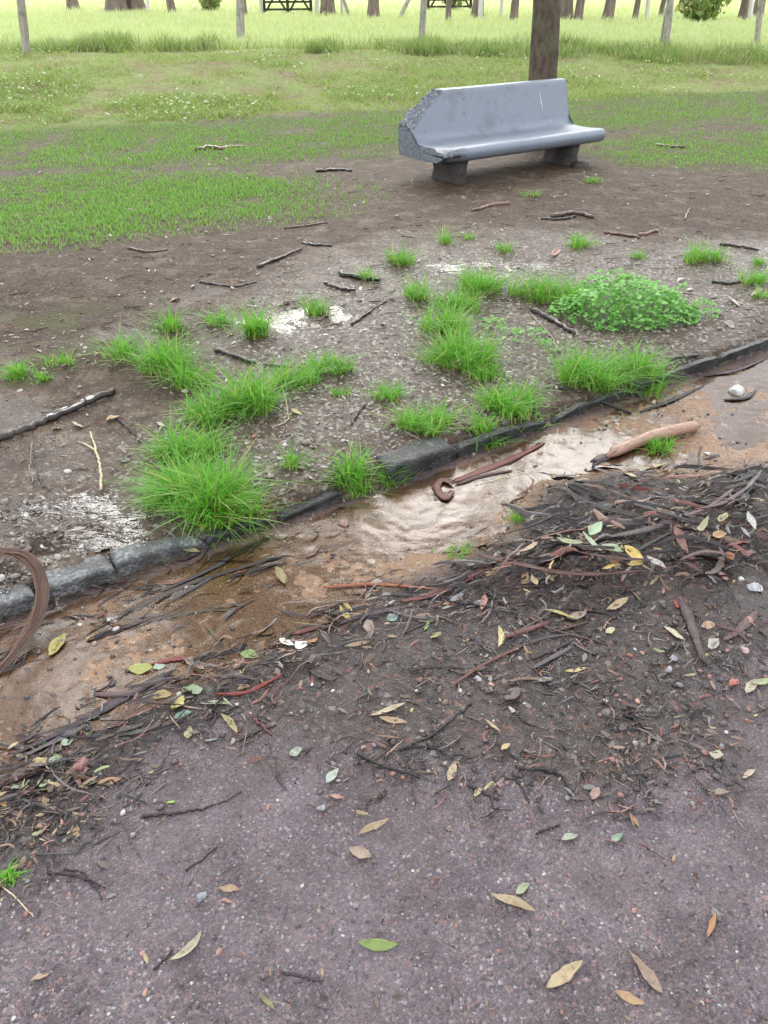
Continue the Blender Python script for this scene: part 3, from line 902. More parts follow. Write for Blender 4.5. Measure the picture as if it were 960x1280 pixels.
# ------------------------------------------------------------------ fence posts and gates
def post(px, py, toppx, w, mat, label, group, hgt=1.5, dz=.0):
    q = P(px, py); s = 1 / pxm(px, py)
    # lean in the plane facing the camera so that the post leaves the frame where the photo's post does
    vert = 480 + (px - 480) * (1 + (py + 0) / 1494.0)         # where a plumb post would cross the top edge
    ang = math.atan2((toppx - vert), max(py, 8))
    r = w * s / 2
    o = empty('fence_post', q)
    mb = MB()
    path = catmull([(0, 0, -.3), (math.sin(ang) * hgt * .5, 0, hgt * .5 * math.cos(ang)), (math.sin(ang) * hgt, 0, hgt * math.cos(ang))], 12)
    V, F, T = tube(path, r * 1.05, r * .95, 9, .07, int(px))
    mb.add(V, F, T)
    me = mb.mesh('fence_post', mat, False)
    bpy.data.objects.remove(o)
    o = link('fence_post', me, None, None, q)
    return tag(o, label, 'fence post', group)
G1 = 'posts of the near fence line'
for a in ((32, 69, 22, 10, 'weathered grey post leaning left at the left end of the fence'),
          (300, 56, 299, 10, 'upright pale post in the tall grass left of the bench'),
          (525, 62, 531, 8, 'brownish post in the tall grass just above the bench backrest'),
          (833, 62, 841, 9, 'grey post leaning right, first to the right of the bench tree'),
          (947, 60, 955, 7, 'pale post at the right end of the near fence')):
    post(*a[:4], M_POST, a[4], G1, 1.45)
post(825, 60, 838, 3, M_POST, 'thin stake propped against the grey post right of the bench tree', G1, .7)
G2 = 'pale posts of the far fence'
for a in ((92, 12, 91, 4, 'white post at the left end of the far fence'), (184, 16, 183, 4, 'white post right of the dark trunk pair'), (327, 18, 325, 4, 'white post left of the dark gate'),
          (395, 18, 396, 5, 'white post right of the dark gate'), (428, 18, 427, 4, 'white post beside the grey trunk by the gate'), (532, 20, 531, 4, 'white post left of the second gate'),
          (600, 25, 602, 6, 'brightest white post right of the second gate'), (626, 23, 628, 4, 'white post left of the dark slim trunk'), (698, 20, 700, 4, 'white post between bench tree and stout trunk'),
          (808, 27, 812, 5, 'white post behind the right fence post'), (938, 27, 942, 6, 'white post near the far right trunks')):
    post(*a[:4], M_POSTP, a[4], G2, 1.4)
o = post(493, 25, 513, 5, M_POST, 'leaning grey pole between the two gates', G2, 1.6)
o = post(440, 20, 428, 4, M_POST, 'sloping brace pole beside the dark gate', G2, 1.3)

def gate(px0, px1, py, label):
    a, b = P(px0, py), P(px1, py)
    w = float(np.linalg.norm(b - a)); hgt = 1.25
    rz = math.atan2(b[1] - a[1], b[0] - a[0])
    root = empty('wooden_gate', a, rz)
    tag(root, label, 'gate', 'wooden gates in the far fence')
    t = .05
    def bx(name, lo, hi):
        link(name, MB().box(lo, hi).mesh(name, M_GATE), root)
    for x in (0, w / 2, w): bx('stile', (x - .05, -.03, .06), (x + .05, .03, hgt))
    for z in (.12, .36, .60, .86, 1.14): bx('rail', (.052, -.02, z), (w / 2 - .052, .02, z + .07)); bx('rail', (w / 2 + .052, -.02, z), (w - .052, .02, z + .07))
    for x0, x1 in ((.06, w / 2 - .06), (w / 2 + .06, w - .06)):
        for za, zb, yy in ((.1, 1.2, -.035), (1.2, .1, -.062)):
            L = math.hypot(x1 - x0, zb - za)
            M = Matrix.Translation((x0, yy, za)) @ Matrix.Rotation(-math.atan2(zb - za, x1 - x0), 4, 'Y')
            link('brace', MB().box((0, -.012, -.035), (L, .012, .035), M).mesh('brace', M_GATE), root)
gate(331, 389, 18, 'dark timber gate with crossed braces, the left of two')
gate(535, 588, 14, 'dark timber gate with crossed braces, the right of two')

# ------------------------------------------------------------------ grass
def blades(pos, hgt, wid, lean, rng, segs=3, head=None):
    """tapering curved blades; pos (n,3), hgt and wid (n,), lean (n,) as a fraction of height"""
    n = len(pos)
    a = rng.uniform(0, 2 * math.pi, n) if head is None else head
    dx, dy = np.cos(a), np.sin(a)
    tw = a + math.pi / 2 + rng.uniform(-.7, .7, n)
    sx, sy = np.cos(tw), np.sin(tw)
    V = []; tip = []
    for k in range(segs + 1):
        f = k / segs
        up = hgt * (f - .28 * lean * f * f * 1.0)
        out = hgt * lean * f ** 1.9
        cx = pos[:, 0] + dx * out; cy = pos[:, 1] + dy * out; cz = pos[:, 2] + up - .006 * (k == 0)
        w = wid * (1 - f ** 1.6) * .5
        if k < segs:
            V.append(np.stack([cx - sx * w, cy - sy * w, cz], 1)); V.append(np.stack([cx + sx * w, cy + sy * w, cz], 1)); tip += [f, f]
        else:
            V.append(np.stack([cx, cy, cz], 1)); tip.append(1.0)
    k = 2 * segs + 1
    V = np.stack(V, 1).reshape(-1, 3)
    o = np.arange(n)[:, None] * k
    Q = [np.stack([o[:, 0] + 2 * i, o[:, 0] + 2 * i + 1, o[:, 0] + 2 * i + 3, o[:, 0] + 2 * i + 2], 1) for i in range(segs - 1)]
    T = np.stack([o[:, 0] + 2 * segs - 2, o[:, 0] + 2 * segs - 1, o[:, 0] + 2 * segs], 1)
    return V, [np.concatenate(Q)] + [T] if Q else [T], np.tile(tip, n)

def tuft(px, py, rx, h, n, label, squash=.62, wide=.0048, rag=1.0):
    """one clump of grass: (px, py) is the middle of its footprint, rx its half width and h its height in photo pixels"""
    c = P(px, py); m = pxm(px, py); rg = np.random.default_rng(int(px * 7 + py))
    R = rx / m * 1.02; hh = h / m * 1.14; n = int(n * 1.5)
    # a tuft is a handful of crowns of different vigour, with gaps and flattened blades between them
    nc = max(3, int(4 + (R / .032) ** 1.7)); ca = rg.uniform(0, 6.283, nc); cr = R * np.sqrt(rg.uniform(0, .75, nc)); vig = rg.uniform(.55, 1.0, nc)
    k = rg.choice(nc, n, p=vig / vig.sum())
    cx = np.cos(ca) * cr; cy = np.sin(ca) * cr * squash / .8
    sp = np.minimum(R * .60, .042)
    ox = rg.normal(0, 1, n) * sp * .55; oy = rg.normal(0, 1, n) * sp * .45
    stray = rg.uniform(0, 1, n) < .10
    x = c[0] + cx[k] + ox * np.where(stray, 2.6, 1); y = c[1] + cy[k] + oy * np.where(stray, 2.6, 1)
    pos = np.stack([x, y, H(x, y)], 1)
    f = np.clip(np.hypot(cx[k], cy[k]) / R, 0, 1); a = np.arctan2(oy, ox)
    hg = hh * vig[k] * rg.uniform(.35, 1.2, n) * (1.1 - .35 * f) * np.where(stray, .5, 1)
    ln = rg.uniform(.25, 1.75, n) + .4 * np.where(stray, 1, 0)
    hd = np.where(rg.uniform(0, 1, n) < .6, a + rg.normal(0, .8, n), rg.uniform(0, 6.283, n))
    V, F, tp = blades(pos, hg, wide * rg.uniform(.35, 1.6, n) * (1 + .2 * c[1] / 4), ln, rg, 4, hd)
    o = link('grass_tuft', mesh_np('grass_tuft', V - c, F, M_TUFT, False, {'tip': tp}), None, None, c)
    return tag(o, label, 'grass tuft', 'grass tufts on the muddy verge')

TUFTS = [
    (152, 448, 20, 40, 150, 'upper left tuft starting the long band of grass left of the lichened branch tip'),
    (203, 462, 32, 52, 330, 'dense upright tuft, second in the band of grass on the left'),
    (240, 480, 22, 42, 170, 'sparser tuft joining the dense upright one to the main grass band'),
    (270, 520, 40, 40, 330, 'middle clump of the left grass band above the biggest clump'),
    (318, 508, 40, 58, 420, 'tall bright clump in the middle of the left grass band'),
    (368, 478, 30, 36, 230, 'right sloping clump of the left grass band'),
    (412, 462, 22, 30, 170, 'last clump at the right tip of the left grass band'),
    (238, 565, 36, 46, 300, 'clump just above the biggest clump and left of centre'),
    (268, 624, 64, 66, 1150, 'biggest and brightest grass clump, drooping over the left kerb gap'),
    (206, 566, 20, 26, 110, 'small low tuft left of the biggest clump'),
    (215, 630, 26, 34, 160, 'low fringe of grass left of the biggest clump beside the white puddle'),
    (326, 420, 19, 50, 190, 'tall narrow free standing tuft above the left grass band'),
    (272, 404, 14, 26, 90, 'small tuft between two taller ones above the left grass band'),
    (213, 410, 15, 32, 100, 'small upright tuft above the start of the left grass band'),
    (393, 392, 14, 32, 100, 'narrow tuft standing in the small brown puddle'),
    (368, 584, 10, 46, 36, 'thin wispy tuft right of the biggest clump'),
    (446, 604, 24, 40, 170, 'yellow rooted tuft at the left end of the dark broken kerb block'),
    (487, 606, 9, 34, 40, 'few long blades hanging over the end of the dark kerb block'),
    (427, 492, 9, 18, 34, 'tiny tuft below the right tip of the left grass band'),
    (490, 498, 18, 30, 110, 'short tuft left of the round tuft near the middle of the verge'),
    (533, 534, 30, 40, 270, 'round tuft above the dark broken kerb block'),
    (598, 540, 22, 34, 150, 'low tuft close behind the narrow middle kerb stone'),
    (642, 512, 42, 44, 360, 'wide bright tuft behind the narrow middle kerb stone'),
    (548, 412, 30, 44, 260, 'upper part of the middle grass mass below the bench'),
    (575, 450, 44, 52, 470, 'fullest clump of the middle grass mass'),
    (604, 470, 20, 26, 120, 'lower right edge of the middle grass mass'),
    (526, 372, 20, 30, 140, 'clump at the upper left of the middle grass mass'),
    (570, 385, 24, 36, 190, 'darker clump joining the upper and lower middle grass mass'),
    (598, 362, 34, 38, 290, 'broad clump topping the middle grass mass'),
    (668, 370, 36, 36, 300, 'broad clump between the middle grass mass and the clover'),
    (714, 380, 20, 40, 150, 'tall clump against the left side of the clover patch'),
    (735, 476, 36, 52, 370, 'left of two touching tufts below the clover patch'),
    (800, 470, 36, 46, 350, 'right of two touching tufts below the clover patch'),
    (506, 328, 17, 28, 130, 'lone tuft at the upper left of the verge below the bench'),
    (460, 348, 11, 20, 60, 'little tuft beside the black stick below the bench'),
    (556, 303, 10, 22, 50, 'small tuft nearest to the left bench leg'),
    (586, 298, 7, 14, 28, 'tiny tuft right of the small one nearest the left bench leg'),
    (628, 314, 10, 20, 50, 'small tuft midway between bench and middle grass mass'),
    (721, 308, 14, 26, 90, 'small tuft straight below the right bench leg'),
    (798, 322, 10, 14, 40, 'low tuft above the clover patch'),
    (879, 326, 22, 30, 170, 'round tuft at the upper right of the verge'),
    (938, 352, 18, 24, 110, 'ragged tuft at the right edge of the verge'),
    (944, 330, 9, 16, 40, 'small tuft above the ragged one at the right edge'),
    (955, 372, 12, 18, 50, 'lowest tuft at the right edge of the verge'),
    (742, 228, 10, 12, 50, 'small weed tuft right of the right bench leg'),
    (662, 245, 9, 12, 40, 'small weed tuft in the mud below the bench'),
    (75, 455, 14, 20, 60, 'thin tuft at the left side above the lichened branch'),
    (24, 470, 14, 22, 130, 'sparse pale tuft at the left edge above the lichened branch'),
    (52, 476, 10, 18, 50, 'little tuft beside the sparse pale one at the left edge'),
    (826, 562, 16, 22, 100, 'small green tuft leaning on the pink bark roll'),
    (8, 1100, 10, 28, 40, 'few green blades at the left edge beside the asphalt'),
    (575, 690, 22, 8, 60, 'flattened grass wisp lying in the bright gutter water'),
    (648, 652, 14, 14, 45, 'small grass wisp at the edge of the bark pile'),
]
for a in TUFTS: tuft(*a)

def leafy(name, px, py, rx, ry, h, n, size, label, cat, seed):
    c = P(px, py); m = pxm(px, py); rg = np.random.default_rng(seed)
    root = empty(name, c); tag(root, label, cat, 'broad leaved weeds on the verge')
    R = rx / m; Ry = ry / m * 1.45
    a = rg.uniform(0, 6.283, n); f = np.sqrt(rg.uniform(0, 1, n))
    edge = 1 + .22 * (vn(a * 1.6, a * 0, seed) - .5)
    x = np.cos(a) * f * R * edge; y = np.sin(a) * f * Ry * edge
    z0 = H(c[0] + x, c[1] + y) - c[2]
    hz = h / m * (1 - f ** 2.6) * rg.uniform(.35, 1.15, n) * (.6 + .8 * vn(x * 14 + px, y * 14, 3)) + .012
    top = np.stack([x, y, z0 + hz], 1)
    # three leaflets to each stem
    ang = np.linspace(0, 2 * math.pi, 7)[:-1]
    lv = np.array([(0, 0, 0)] + [(.5 + .5 * math.cos(t), .38 * math.sin(t), -.10 * abs(math.sin(t)) + .05 * math.cos(t)) for t in ang])
    lf = np.array([(0, 1 + i, 1 + (i + 1) % 6) for i in range(6)])
    VV = []; FF = []; k = 0
    tilt = np.stack([x / R, y / Ry], 1)
    for j in range(3):
        az = rg.uniform(0, 6.283, n) * .25 + j * 2.094 + rg.uniform(0, 6.283)
        Rz = np.zeros((n, 3, 3)); C, S = np.cos(az), np.sin(az)
        Rz[:, 0, 0] = C; Rz[:, 0, 1] = -S; Rz[:, 1, 0] = S; Rz[:, 1, 1] = C; Rz[:, 2, 2] = 1
        T = rots(n, rg, .55)
        V, F = scatter(lv, lf, top + np.stack([tilt[:, 0] * .01, tilt[:, 1] * .01, np.zeros(n)], 1), Rz @ T @ np.eye(3)[None], size * rg.uniform(.45, 1.35, (n, 1)) * np.ones((1, 3)))
        VV.append(V); FF.append(F + k); k += len(V)
    V = np.vstack(VV); F = np.vstack(FF)
    link('foliage', mesh_np('foliage', V, F, M_CLOVER, False, {'tip': np.ones(len(V))}), root)['kind'] = 'stuff'
    V, F, tp = blades(np.stack([x, y, z0], 1), hz, np.full(n, .0025), rg.uniform(0, .2, n), rg, 2)
    link('stem', mesh_np('stem', V, F, M_CLOVER, False, {'tip': tp}), root)['kind'] = 'stuff'
leafy('clover_patch', 782, 392, 84, 40, 40, 760, .027, 'dense rounded patch of bright green clover right of the grass mass', 'clover patch', 4)
leafy('clover_patch', 875, 392, 20, 14, 14, 60, .018, 'small green clover clump at the right tip of the dense patch', 'clover patch', 5)
leafy('weed', 660, 424, 24, 16, 14, 42, .017, 'sparse dark green weed in the middle of the verge', 'weed', 6)
leafy('weed', 618, 410, 16, 18, 14, 42, .016, 'low leafy weed at the right of the middle grass mass', 'weed', 7)
leafy('weed', 686, 436, 10, 8, 8, 16, .016, 'tiny leafy weed beside the dark fallen branch', 'weed', 8)

def grass_field(name, n, xr, yr, dens, h, w, lean, mat, seed, label, segs=2):
    rg = np.random.default_rng(seed)
    # more blades near than far: uniform in 1/y
    u = rg.uniform(0, 1, n)
    y = 1 / (1 / yr[1] + u * (1 / yr[0] - 1 / yr[1]))
    x = rg.uniform(-1, 1, n) * (.55 * y + .8)
    k = rg.uniform(0, 1, n) < dens(x, y)
    x, y = x[k], y[k]
    n = len(x)
    pos = np.stack([x, y, H(x, y)], 1)
    hg = rg.uniform(h[0], h[1], n) * (.6 + .8 * vn(x * 2.3, y * 2.3, seed)); wd = rg.uniform(w[0], w[1], n)
    V, F, tp = blades(pos, hg, wd, rg.uniform(lean[0], lean[1], n), rg, segs)
    o = link(name, mesh_np(name, V, F, mat, False, {'tip': tp}), None, 'stuff')
    o['label'] = label
def lawn_d(x, y):
    g = 0
    for p in P_LAWN: g = np.maximum(g, soft(p, x, y, .48, .50, 1.5, 74))
    return np.clip(g, 0, 1) * (.15 + .85 * sstep(-.70, .10, fbm(x * 2.6, y * 2.6, 75, 4))) + .22 * soft(P_THIN, x, y, .15, .15, 3, 76) * sstep(-.1, .4, fbm(x * 5, y * 5, 77, 3))
def bank_d(x, y):
    t = y - (12.27 + .385 * x)
    return sstep(-.3, .6, t) * (1 - sstep(17.6, 18.2, y)) * (.07 + .93 * sstep(-.32, .22, fbm(x * .8, y * .8, 33, 4)))
grass_field('lawn_grass', 210000, (-7, 9), (5.0, 14.5), lawn_d, (.018, .045), (.006, .011), (.3, 1.1), M_LAWN, 41, 'short green lawn grass round the bench')
grass_field('bank_grass', 120000, (-9, 11), (9.5, 18.4), bank_d, (.04, .10), (.010, .022), (.4, 1.2), M_BANK, 42, 'weedy yellow green grass on the bank')
def bank_weeds():
    rg = np.random.default_rng(77); n = 15000
    y = 1 / (1 / 18.0 + rg.uniform(0, 1, n) * (1 / 9.5 - 1 / 18.0)); x = rg.uniform(-1, 1, n) * (.55 * y + .8)
    k = rg.uniform(0, 1, n) < bank_d(x, y) * sstep(.38, .62, vn(x * 1.1, y * 1.1, 55)); x, y = x[k], y[k]; n = len(x)
    V, F = scatter(LEAF_V, LEAF_F, np.stack([x, y, H(x, y) + rg.uniform(.02, .10, n)], 1), rots(n, rg, .7), rg.uniform(.03, .085, (n, 1)) * np.ones((1, 3)))
    o = link('bank_weeds', mesh_np('bank_weeds', V, F, M_WEED, False, {'tip': np.ones(len(V))}), None, 'stuff'); o['label'] = 'broad leaved weeds over the grass bank'
M_WEED = grass_material('weed_leaves', (.14, .26, .06), (.40, .48, .22), (.62, .62, .48), .3, .12)
bank_weeds()
grass_field('field_grass', 110000, (0, 0), (18.0, 60), lambda x, y: np.ones_like(x), (.10, .26), (.016, .032), (.3, .9), M_FIELD, 43, 'bright pasture grass beyond the fence posts')
grass_field('tall_grass', 34000, (0, 0), (17.2, 18.6), lambda x, y: (.10 + .90 * sstep(.35, .7, vn(x * 1.7, y * .6, 4))) * sstep(.22, .5, vn(x * .8, y * .3, 9)), (.12, .34), (.012, .024), (.2, .9), M_TALL, 44, 'tall uncut grass along the fence posts', 3)

# ------------------------------------------------------------------ loose grit, litter and twigs that nobody could count
def ico(sub=1):
    import bmesh
    bm = bmesh.new(); bmesh.ops.create_icosphere(bm, subdivisions=sub, radius=1.0)
    V = np.array([v.co[:] for v in bm.verts]); F = np.array([[v.index for v in f.verts] for f in bm.faces]); bm.free()
    return V, F
ICO = ico(1)

def pick(n, poly_or_fn, seed, box):
    rg = np.random.default_rng(seed)
    # uniform over the picture's foreshortened ground: more pieces close by
    y = 1 / (1 / box[3] + rg.uniform(0, 1, n) * (1 / box[1] - 1 / box[3]))
    x = rg.uniform(-1, 1, n) * (.60 * y + .75)
    w = poly_or_fn(x, y)
    k = rg.uniform(0, 1, n) < w
    return x[k], y[k], rg

def grit(name, n, fn, seed, size, mat, label, box=(0, .55, 0, 9), sink=.35, flat=.5):
    x, y, rg = pick(n, fn, seed, box)
    m = len(x)
    r = size[0] * (size[1] / size[0]) ** (rg.uniform(0, 1, m) ** 2.2)
    sc = np.stack([r * rg.uniform(.8, 1.35, m), r * rg.uniform(.7, 1.1, m), r * flat * rg.uniform(.7, 1.2, m)], 1)
    pos = np.stack([x, y, H(x, y) + r * (.5 - sink)], 1)
    V, F = scatter(ICO[0] * (1 + .22 * rg.uniform(-1, 1, (len(ICO[0]), 1))), ICO[1], pos, rots(m, rg, .5), sc)
    o = link(name, mesh_np(name, V, F, mat, False), None, 'stuff'); o['label'] = label
    return o

CHIP_V = np.array([(-.5, -.16, 0), (0, -.30, .05), (.5, -.05, .02), (.42, .12, .05), (0, .27, .09), (-.45, .14, .03)])
CHIP_F = np.array([(0, 1, 4), (0, 4, 5), (1, 2, 3), (1, 3, 4)])
def chips(name, n, fn, seed, size, mat, label, aspect=(.25, .9), lift=.006, box=(0, .55, 0, 9), tilt=.35, align=None):
    x, y, rg = pick(n, fn, seed, box)
    m = len(x)
    L = size[0] * (size[1] / size[0]) ** (rg.uniform(0, 1, m) ** 1.8)
    asp = rg.uniform(aspect[0], aspect[1], m)
    sc = np.stack([L, L * asp, L * .6], 1)
    pos = np.stack([x, y, H(x, y) + lift * rg.uniform(.2, 1.6, m)], 1)
    Rm = rots(m, rg, tilt)
    if align is not None:
        a = align + rg.normal(0, .45, m); C, S = np.cos(a), np.sin(a)
        Rz = np.zeros((m, 3, 3)); Rz[:, 0, 0] = C; Rz[:, 0, 1] = -S; Rz[:, 1, 0] = S; Rz[:, 1, 1] = C; Rz[:, 2, 2] = 1
        b = rg.uniform(-1, 1, m) * tilt; Rx = np.zeros((m, 3, 3)); Rx[:, 0, 0] = 1; Rx[:, 1, 1] = np.cos(b); Rx[:, 1, 2] = -np.sin(b); Rx[:, 2, 1] = np.sin(b); Rx[:, 2, 2] = np.cos(b)
        use = rg.uniform(0, 1, m) < .7
        Rm = np.where(use[:, None, None], Rz @ Rx, Rm)
    V, F = scatter(CHIP_V, CHIP_F, pos, Rm, sc)
    o = link(name, mesh_np(name, V, F, mat, False), None, 'stuff'); o['label'] = label
    return o

PR_V = np.array([(0, .5, 0), (0, -.25, .43), (0, -.25, -.43), (.55, .45, .10), (.55, -.2, .53), (.55, -.2, -.33), (1, .3, 0), (1, -.15, .25), (1, -.15, -.25)]) - (.5, 0, 0)
PR_F = np.array([(0, 1, 4), (0, 4, 3), (1, 2, 5), (1, 5, 4), (2, 0, 3), (2, 3, 5), (3, 4, 7), (3, 7, 6), (4, 5, 8), (4, 8, 7), (5, 3, 6), (5, 6, 8)])
def twiglets(name, n, fn, seed, size, thick, mat, label, align=None, lift=.004, box=(0, .55, 0, 9)):
    x, y, rg = pick(n, fn, seed, box); m = len(x)
    L = size[0] * (size[1] / size[0]) ** (rg.uniform(0, 1, m) ** 1.6)
    T = rg.uniform(thick[0], thick[1], m)
    pos = np.stack([x, y, H(x, y) + T * .5 + lift * rg.uniform(0, 1.5, m)], 1)
    if align is None: Rm = rots(m, rg, .10)
    else:
        a = align + rg.normal(0, .6, m); C, S = np.cos(a), np.sin(a); b = rg.uniform(-.12, .12, m)
        Rm = np.zeros((m, 3, 3)); Rm[:, 0, 0] = C * np.cos(b); Rm[:, 1, 0] = S * np.cos(b); Rm[:, 2, 0] = np.sin(b); Rm[:, 0, 1] = -S; Rm[:, 1, 1] = C; Rm[:, 0, 2] = -C * np.sin(b); Rm[:, 1, 2] = -S * np.sin(b); Rm[:, 2, 2] = np.cos(b)
    V, F = scatter(PR_V, PR_F, pos, Rm, np.stack([L, T, T], 1))
    o = link(name, mesh_np(name, V, F, mat, False), None, 'stuff'); o['label'] = label

def peels(name, n, fn, seed, size, wid, mat, label, align, spread=.5, lift=.02, box=(0, .8, 0, 5)):
    # short curved peels of bark, arched across their width
    x, y, rg = pick(n, fn, seed, box); m = len(x)
    L = size[0] * (size[1] / size[0]) ** (rg.uniform(0, 1, m) ** 1.5); W = rg.uniform(wid[0], wid[1], m) * (.6 + .4 * L / size[1])
    a = align + rg.normal(0, spread, m); kap = rg.normal(0, .9, m); pit = rg.normal(0, .10, m); rol = rg.normal(0, .7, m); arch = rg.uniform(-.2, .5, m); z0 = lift * rg.uniform(.1, 1, m)
    rows = 7; V = np.zeros((m, rows, 3, 3))
    for i in range(rows):
        f = i / (rows - 1) - .5
        th = a + kap * f
        cx = x + L * f * np.cos(a + kap * f * .5); cy = y + L * f * np.sin(a + kap * f * .5)
        cz = z0 + L * f * np.sin(pit) + .05 * L * (rg.uniform(-1, 1, m) * .5 + arch * (1 - 4 * f * f))
        w = W * (1 - (abs(f) * 2) ** 3 * .75) * rg.uniform(.75, 1.1, m)
        for j in (0, 1, 2):
            v = (j - 1) * w * .5
            px = cx - np.sin(th) * v * np.cos(rol); py = cy + np.cos(th) * v * np.cos(rol)
            V[:, i, j, 0] = px; V[:, i, j, 1] = py; V[:, i, j, 2] = H(px, py) + np.maximum(cz + v * np.sin(rol) + (j == 1) * w * .28, .0015)
    F = np.array([(i * 3 + j, i * 3 + j + 1, i * 3 + j + 4, i * 3 + j + 3) for i in range(rows - 1) for j in (0, 1)])
    F = (F[None] + (np.arange(m) * rows * 3)[:, None, None]).reshape(-1, 4)
    o = link(name, mesh_np(name, V.reshape(-1, 3), F, mat, False), None, 'stuff'); o['label'] = label

f_road = lambda x, y: sstep(.55, .8, kerb_sd(x, y)[1]) * (.55 + .45 * vn(x * 3, y * 3, 5))
f_mud = lambda x, y: soft(P_MUD, x, y, .10, .10, 4, 62) * (.35 + .65 * sstep(.35, .6, vn(x * 5, y * 5, 15)))
f_pile = lambda x, y: np.maximum(soft(P_PILE, x, y, .10, .08, 4, 61), .35 * soft(P_PILE, x + .07 * KN[0] + .06 * KU[0], y + .07 * KN[1] + .06 * KU[1], .06, .10, 5, 84) * (kerb_sd(x, y)[1] > .15))
P_BAND = poly_w([(-100, 1010), (-60, 960), (30, 920), (200, 840), (330, 790), (420, 740), (470, 720), (620, 690), (720, 640), (960, 580), (1050, 560), (1050, 700), (900, 720), (780, 760), (640, 770), (430, 815), (330, 850), (260, 890), (140, 960), (60, 1030), (-100, 1080)])
f_band = lambda x, y: soft(P_BAND, x, y, .06, .05, 6, 64)
P_GLIT = poly_w([(-60, 790), (250, 690), (430, 640), (440, 680), (330, 740), (230, 780), (110, 800), (-60, 860)])
f_wet = lambda x, y: (soft(P_WET, x, y, .2, .15, 3, 66) + .18 * (kerb_sd(x, y)[1] < -.1)) * (.4 + .6 * sstep(.35, .65, vn(x * 3.3, y * 3.3, 25)))
f_verge = lambda x, y: (kerb_sd(x, y)[1] < -.12) * (1 - .85 * lawn_d(x, y)) * (.3 + .7 * vn(x * 2, y * 2, 26))
f_gut = lambda x, y: soft(P_GUT, x, y, .04, .04, 6, 67) * (.25 + .75 * sstep(.4, .7, vn(x * 4, y * 4, 27)))

KANG = math.atan2(KU[1], KU[0])
grit('road_grit', 9000, f_road, 201, (.0016, .0055), M_GRAVEL, 'pinkish and grey grit bedded in the wet asphalt', (0, .55, 0, 4), .55)
grit('mud_gravel', 17000, f_mud, 202, (.0018, .012), M_GRAVEL, 'gravel washed into the dark mud band', (0, .55, 0, 5), .3)
grit('mud_clods', 3600, f_mud, 203, (.002, .009), island_material('mud_clod', [(0, (.030, .022, .018)), (.5, (.05, .037, .03)), (.85, (.075, .055, .043))], .4, 0, .6), 'small dark clods of mud beside the gutter', (0, .55, 0, 5), .3, .7)
grit('pale_gravel', 12000, f_wet, 204, (.002, .010), M_PALE, 'pale wet gravel washed over the muddy verge', (0, 1.3, 0, 7), .35)
grit('verge_specks', 8000, f_verge, 205, (.003, .018), M_PALE, 'small pale stones trodden into the brown mud', (0, 1.5, 0, 10), .4)
grit('gutter_gravel', 9000, f_gut, 206, (.002, .012), M_GRAVEL, 'loose gravel on the gutter bed', (0, 1.0, 0, 5), .2)
M_VLIT = island_material('verge_scraps', [(0, (.028, .020, .018)), (.25, (.06, .042, .033)), (.42, (.13, .10, .08)), (.58, (.22, .19, .165)), (.74, (.33, .30, .27)), (.86, (.24, .16, .10)), (.94, (.46, .43, .39))], .34, 0, .4)
chips('leaf_litter', 9000, f_band, 211, (.010, .055), M_LITTER, 'dark matted leaf and bark litter along the gutter', (.2, .7), .012, (0, .6, 0, 5), .45, KANG)
chips('pile_litter', 9000, f_pile, 212, (.010, .065), M_LITTER, 'deep heap of wet bark and leaf fragments', (.18, .6), .022, (0, 1.2, 0, 5), .55, KANG - .5)
chips('mud_litter', 13000, f_mud, 213, (.006, .038), M_LITTER, 'leaf scraps trodden into the mud band', (.25, .9), .006, (0, .6, 0, 5), .4)
chips('verge_litter', 16000, f_wet, 214, (.006, .045), M_VLIT, 'wet leaf scraps on the muddy verge', (.25, .9), .004, (0, 1.3, 0, 8), .3)
chips('bench_litter', 6000, f_verge, 215, (.008, .05), M_LITTER, 'brown leaf scraps on the mud round the bench', (.2, .7), .005, (0, 3.5, 0, 11), .3)
chips('road_litter', 1500, f_road, 216, (.005, .022), M_LITTER, 'tiny leaf scraps scattered over the asphalt', (.25, .8), .003, (0, .6, 0, 4), .3)
chips('gutter_litter', 1500, lambda x, y: soft(P_GLIT, x, y, .04, .05, 6, 68), 217, (.012, .07), M_LITTER, 'dark sodden litter below the left kerb stones', (.15, .5), .008, (0, 1, 0, 4), .3, KANG)
M_PEEL = island_material('bark_peels', [(0, (.012, .008, .009)), (.34, (.024, .015, .016)), (.56, (.045, .027, .028)), (.70, (.10, .048, .040)), (.8, (.15, .115, .11)), (.88, (.20, .075, .055)), (.94, (.26, .16, .12))], .26, 0, .7)
M_LEAFY = island_material('small_leaves', [(0, (.16, .10, .065)), (.25, (.28, .19, .11)), (.45, (.36, .28, .16)), (.6, (.24, .13, .10)), (.72, (.24, .25, .22)), (.82, (.30, .34, .16)), (.9, (.48, .38, .16)), (.96, (.38, .22, .18))], .36, .1, .3)
peels('bark_peels', 7500, f_pile, 231, (.05, .28), (.009, .030), M_PEEL, 'tangled heap of dark wet bark peels beside the gutter', KANG - .45, .55, .05)
peels('bark_peels', 5600, f_band, 232, (.04, .20), (.004, .013), M_PEEL, 'bark peels strewn along the edge of the gutter', KANG - .1, .5, .018)
peels('bark_peels', 10000, f_mud, 233, (.02, .09), (.003, .010), M_PEEL, 'small bark peels in the dark mud', KANG, 1.2, .006)
peels('bark_peels', 4000, lambda x, y: soft(P_GLIT, x, y, .04, .05, 6, 68), 234, (.05, .2), (.004, .012), M_PEEL, 'sodden bark peels below the left kerb stones', KANG, .3, .012)
peels('bark_peels', 2600, f_wet, 235, (.03, .12), (.004, .010), M_PEEL, 'bark peels on the wet verge', KANG, 1.2, .004, (0, 1.3, 0, 8))
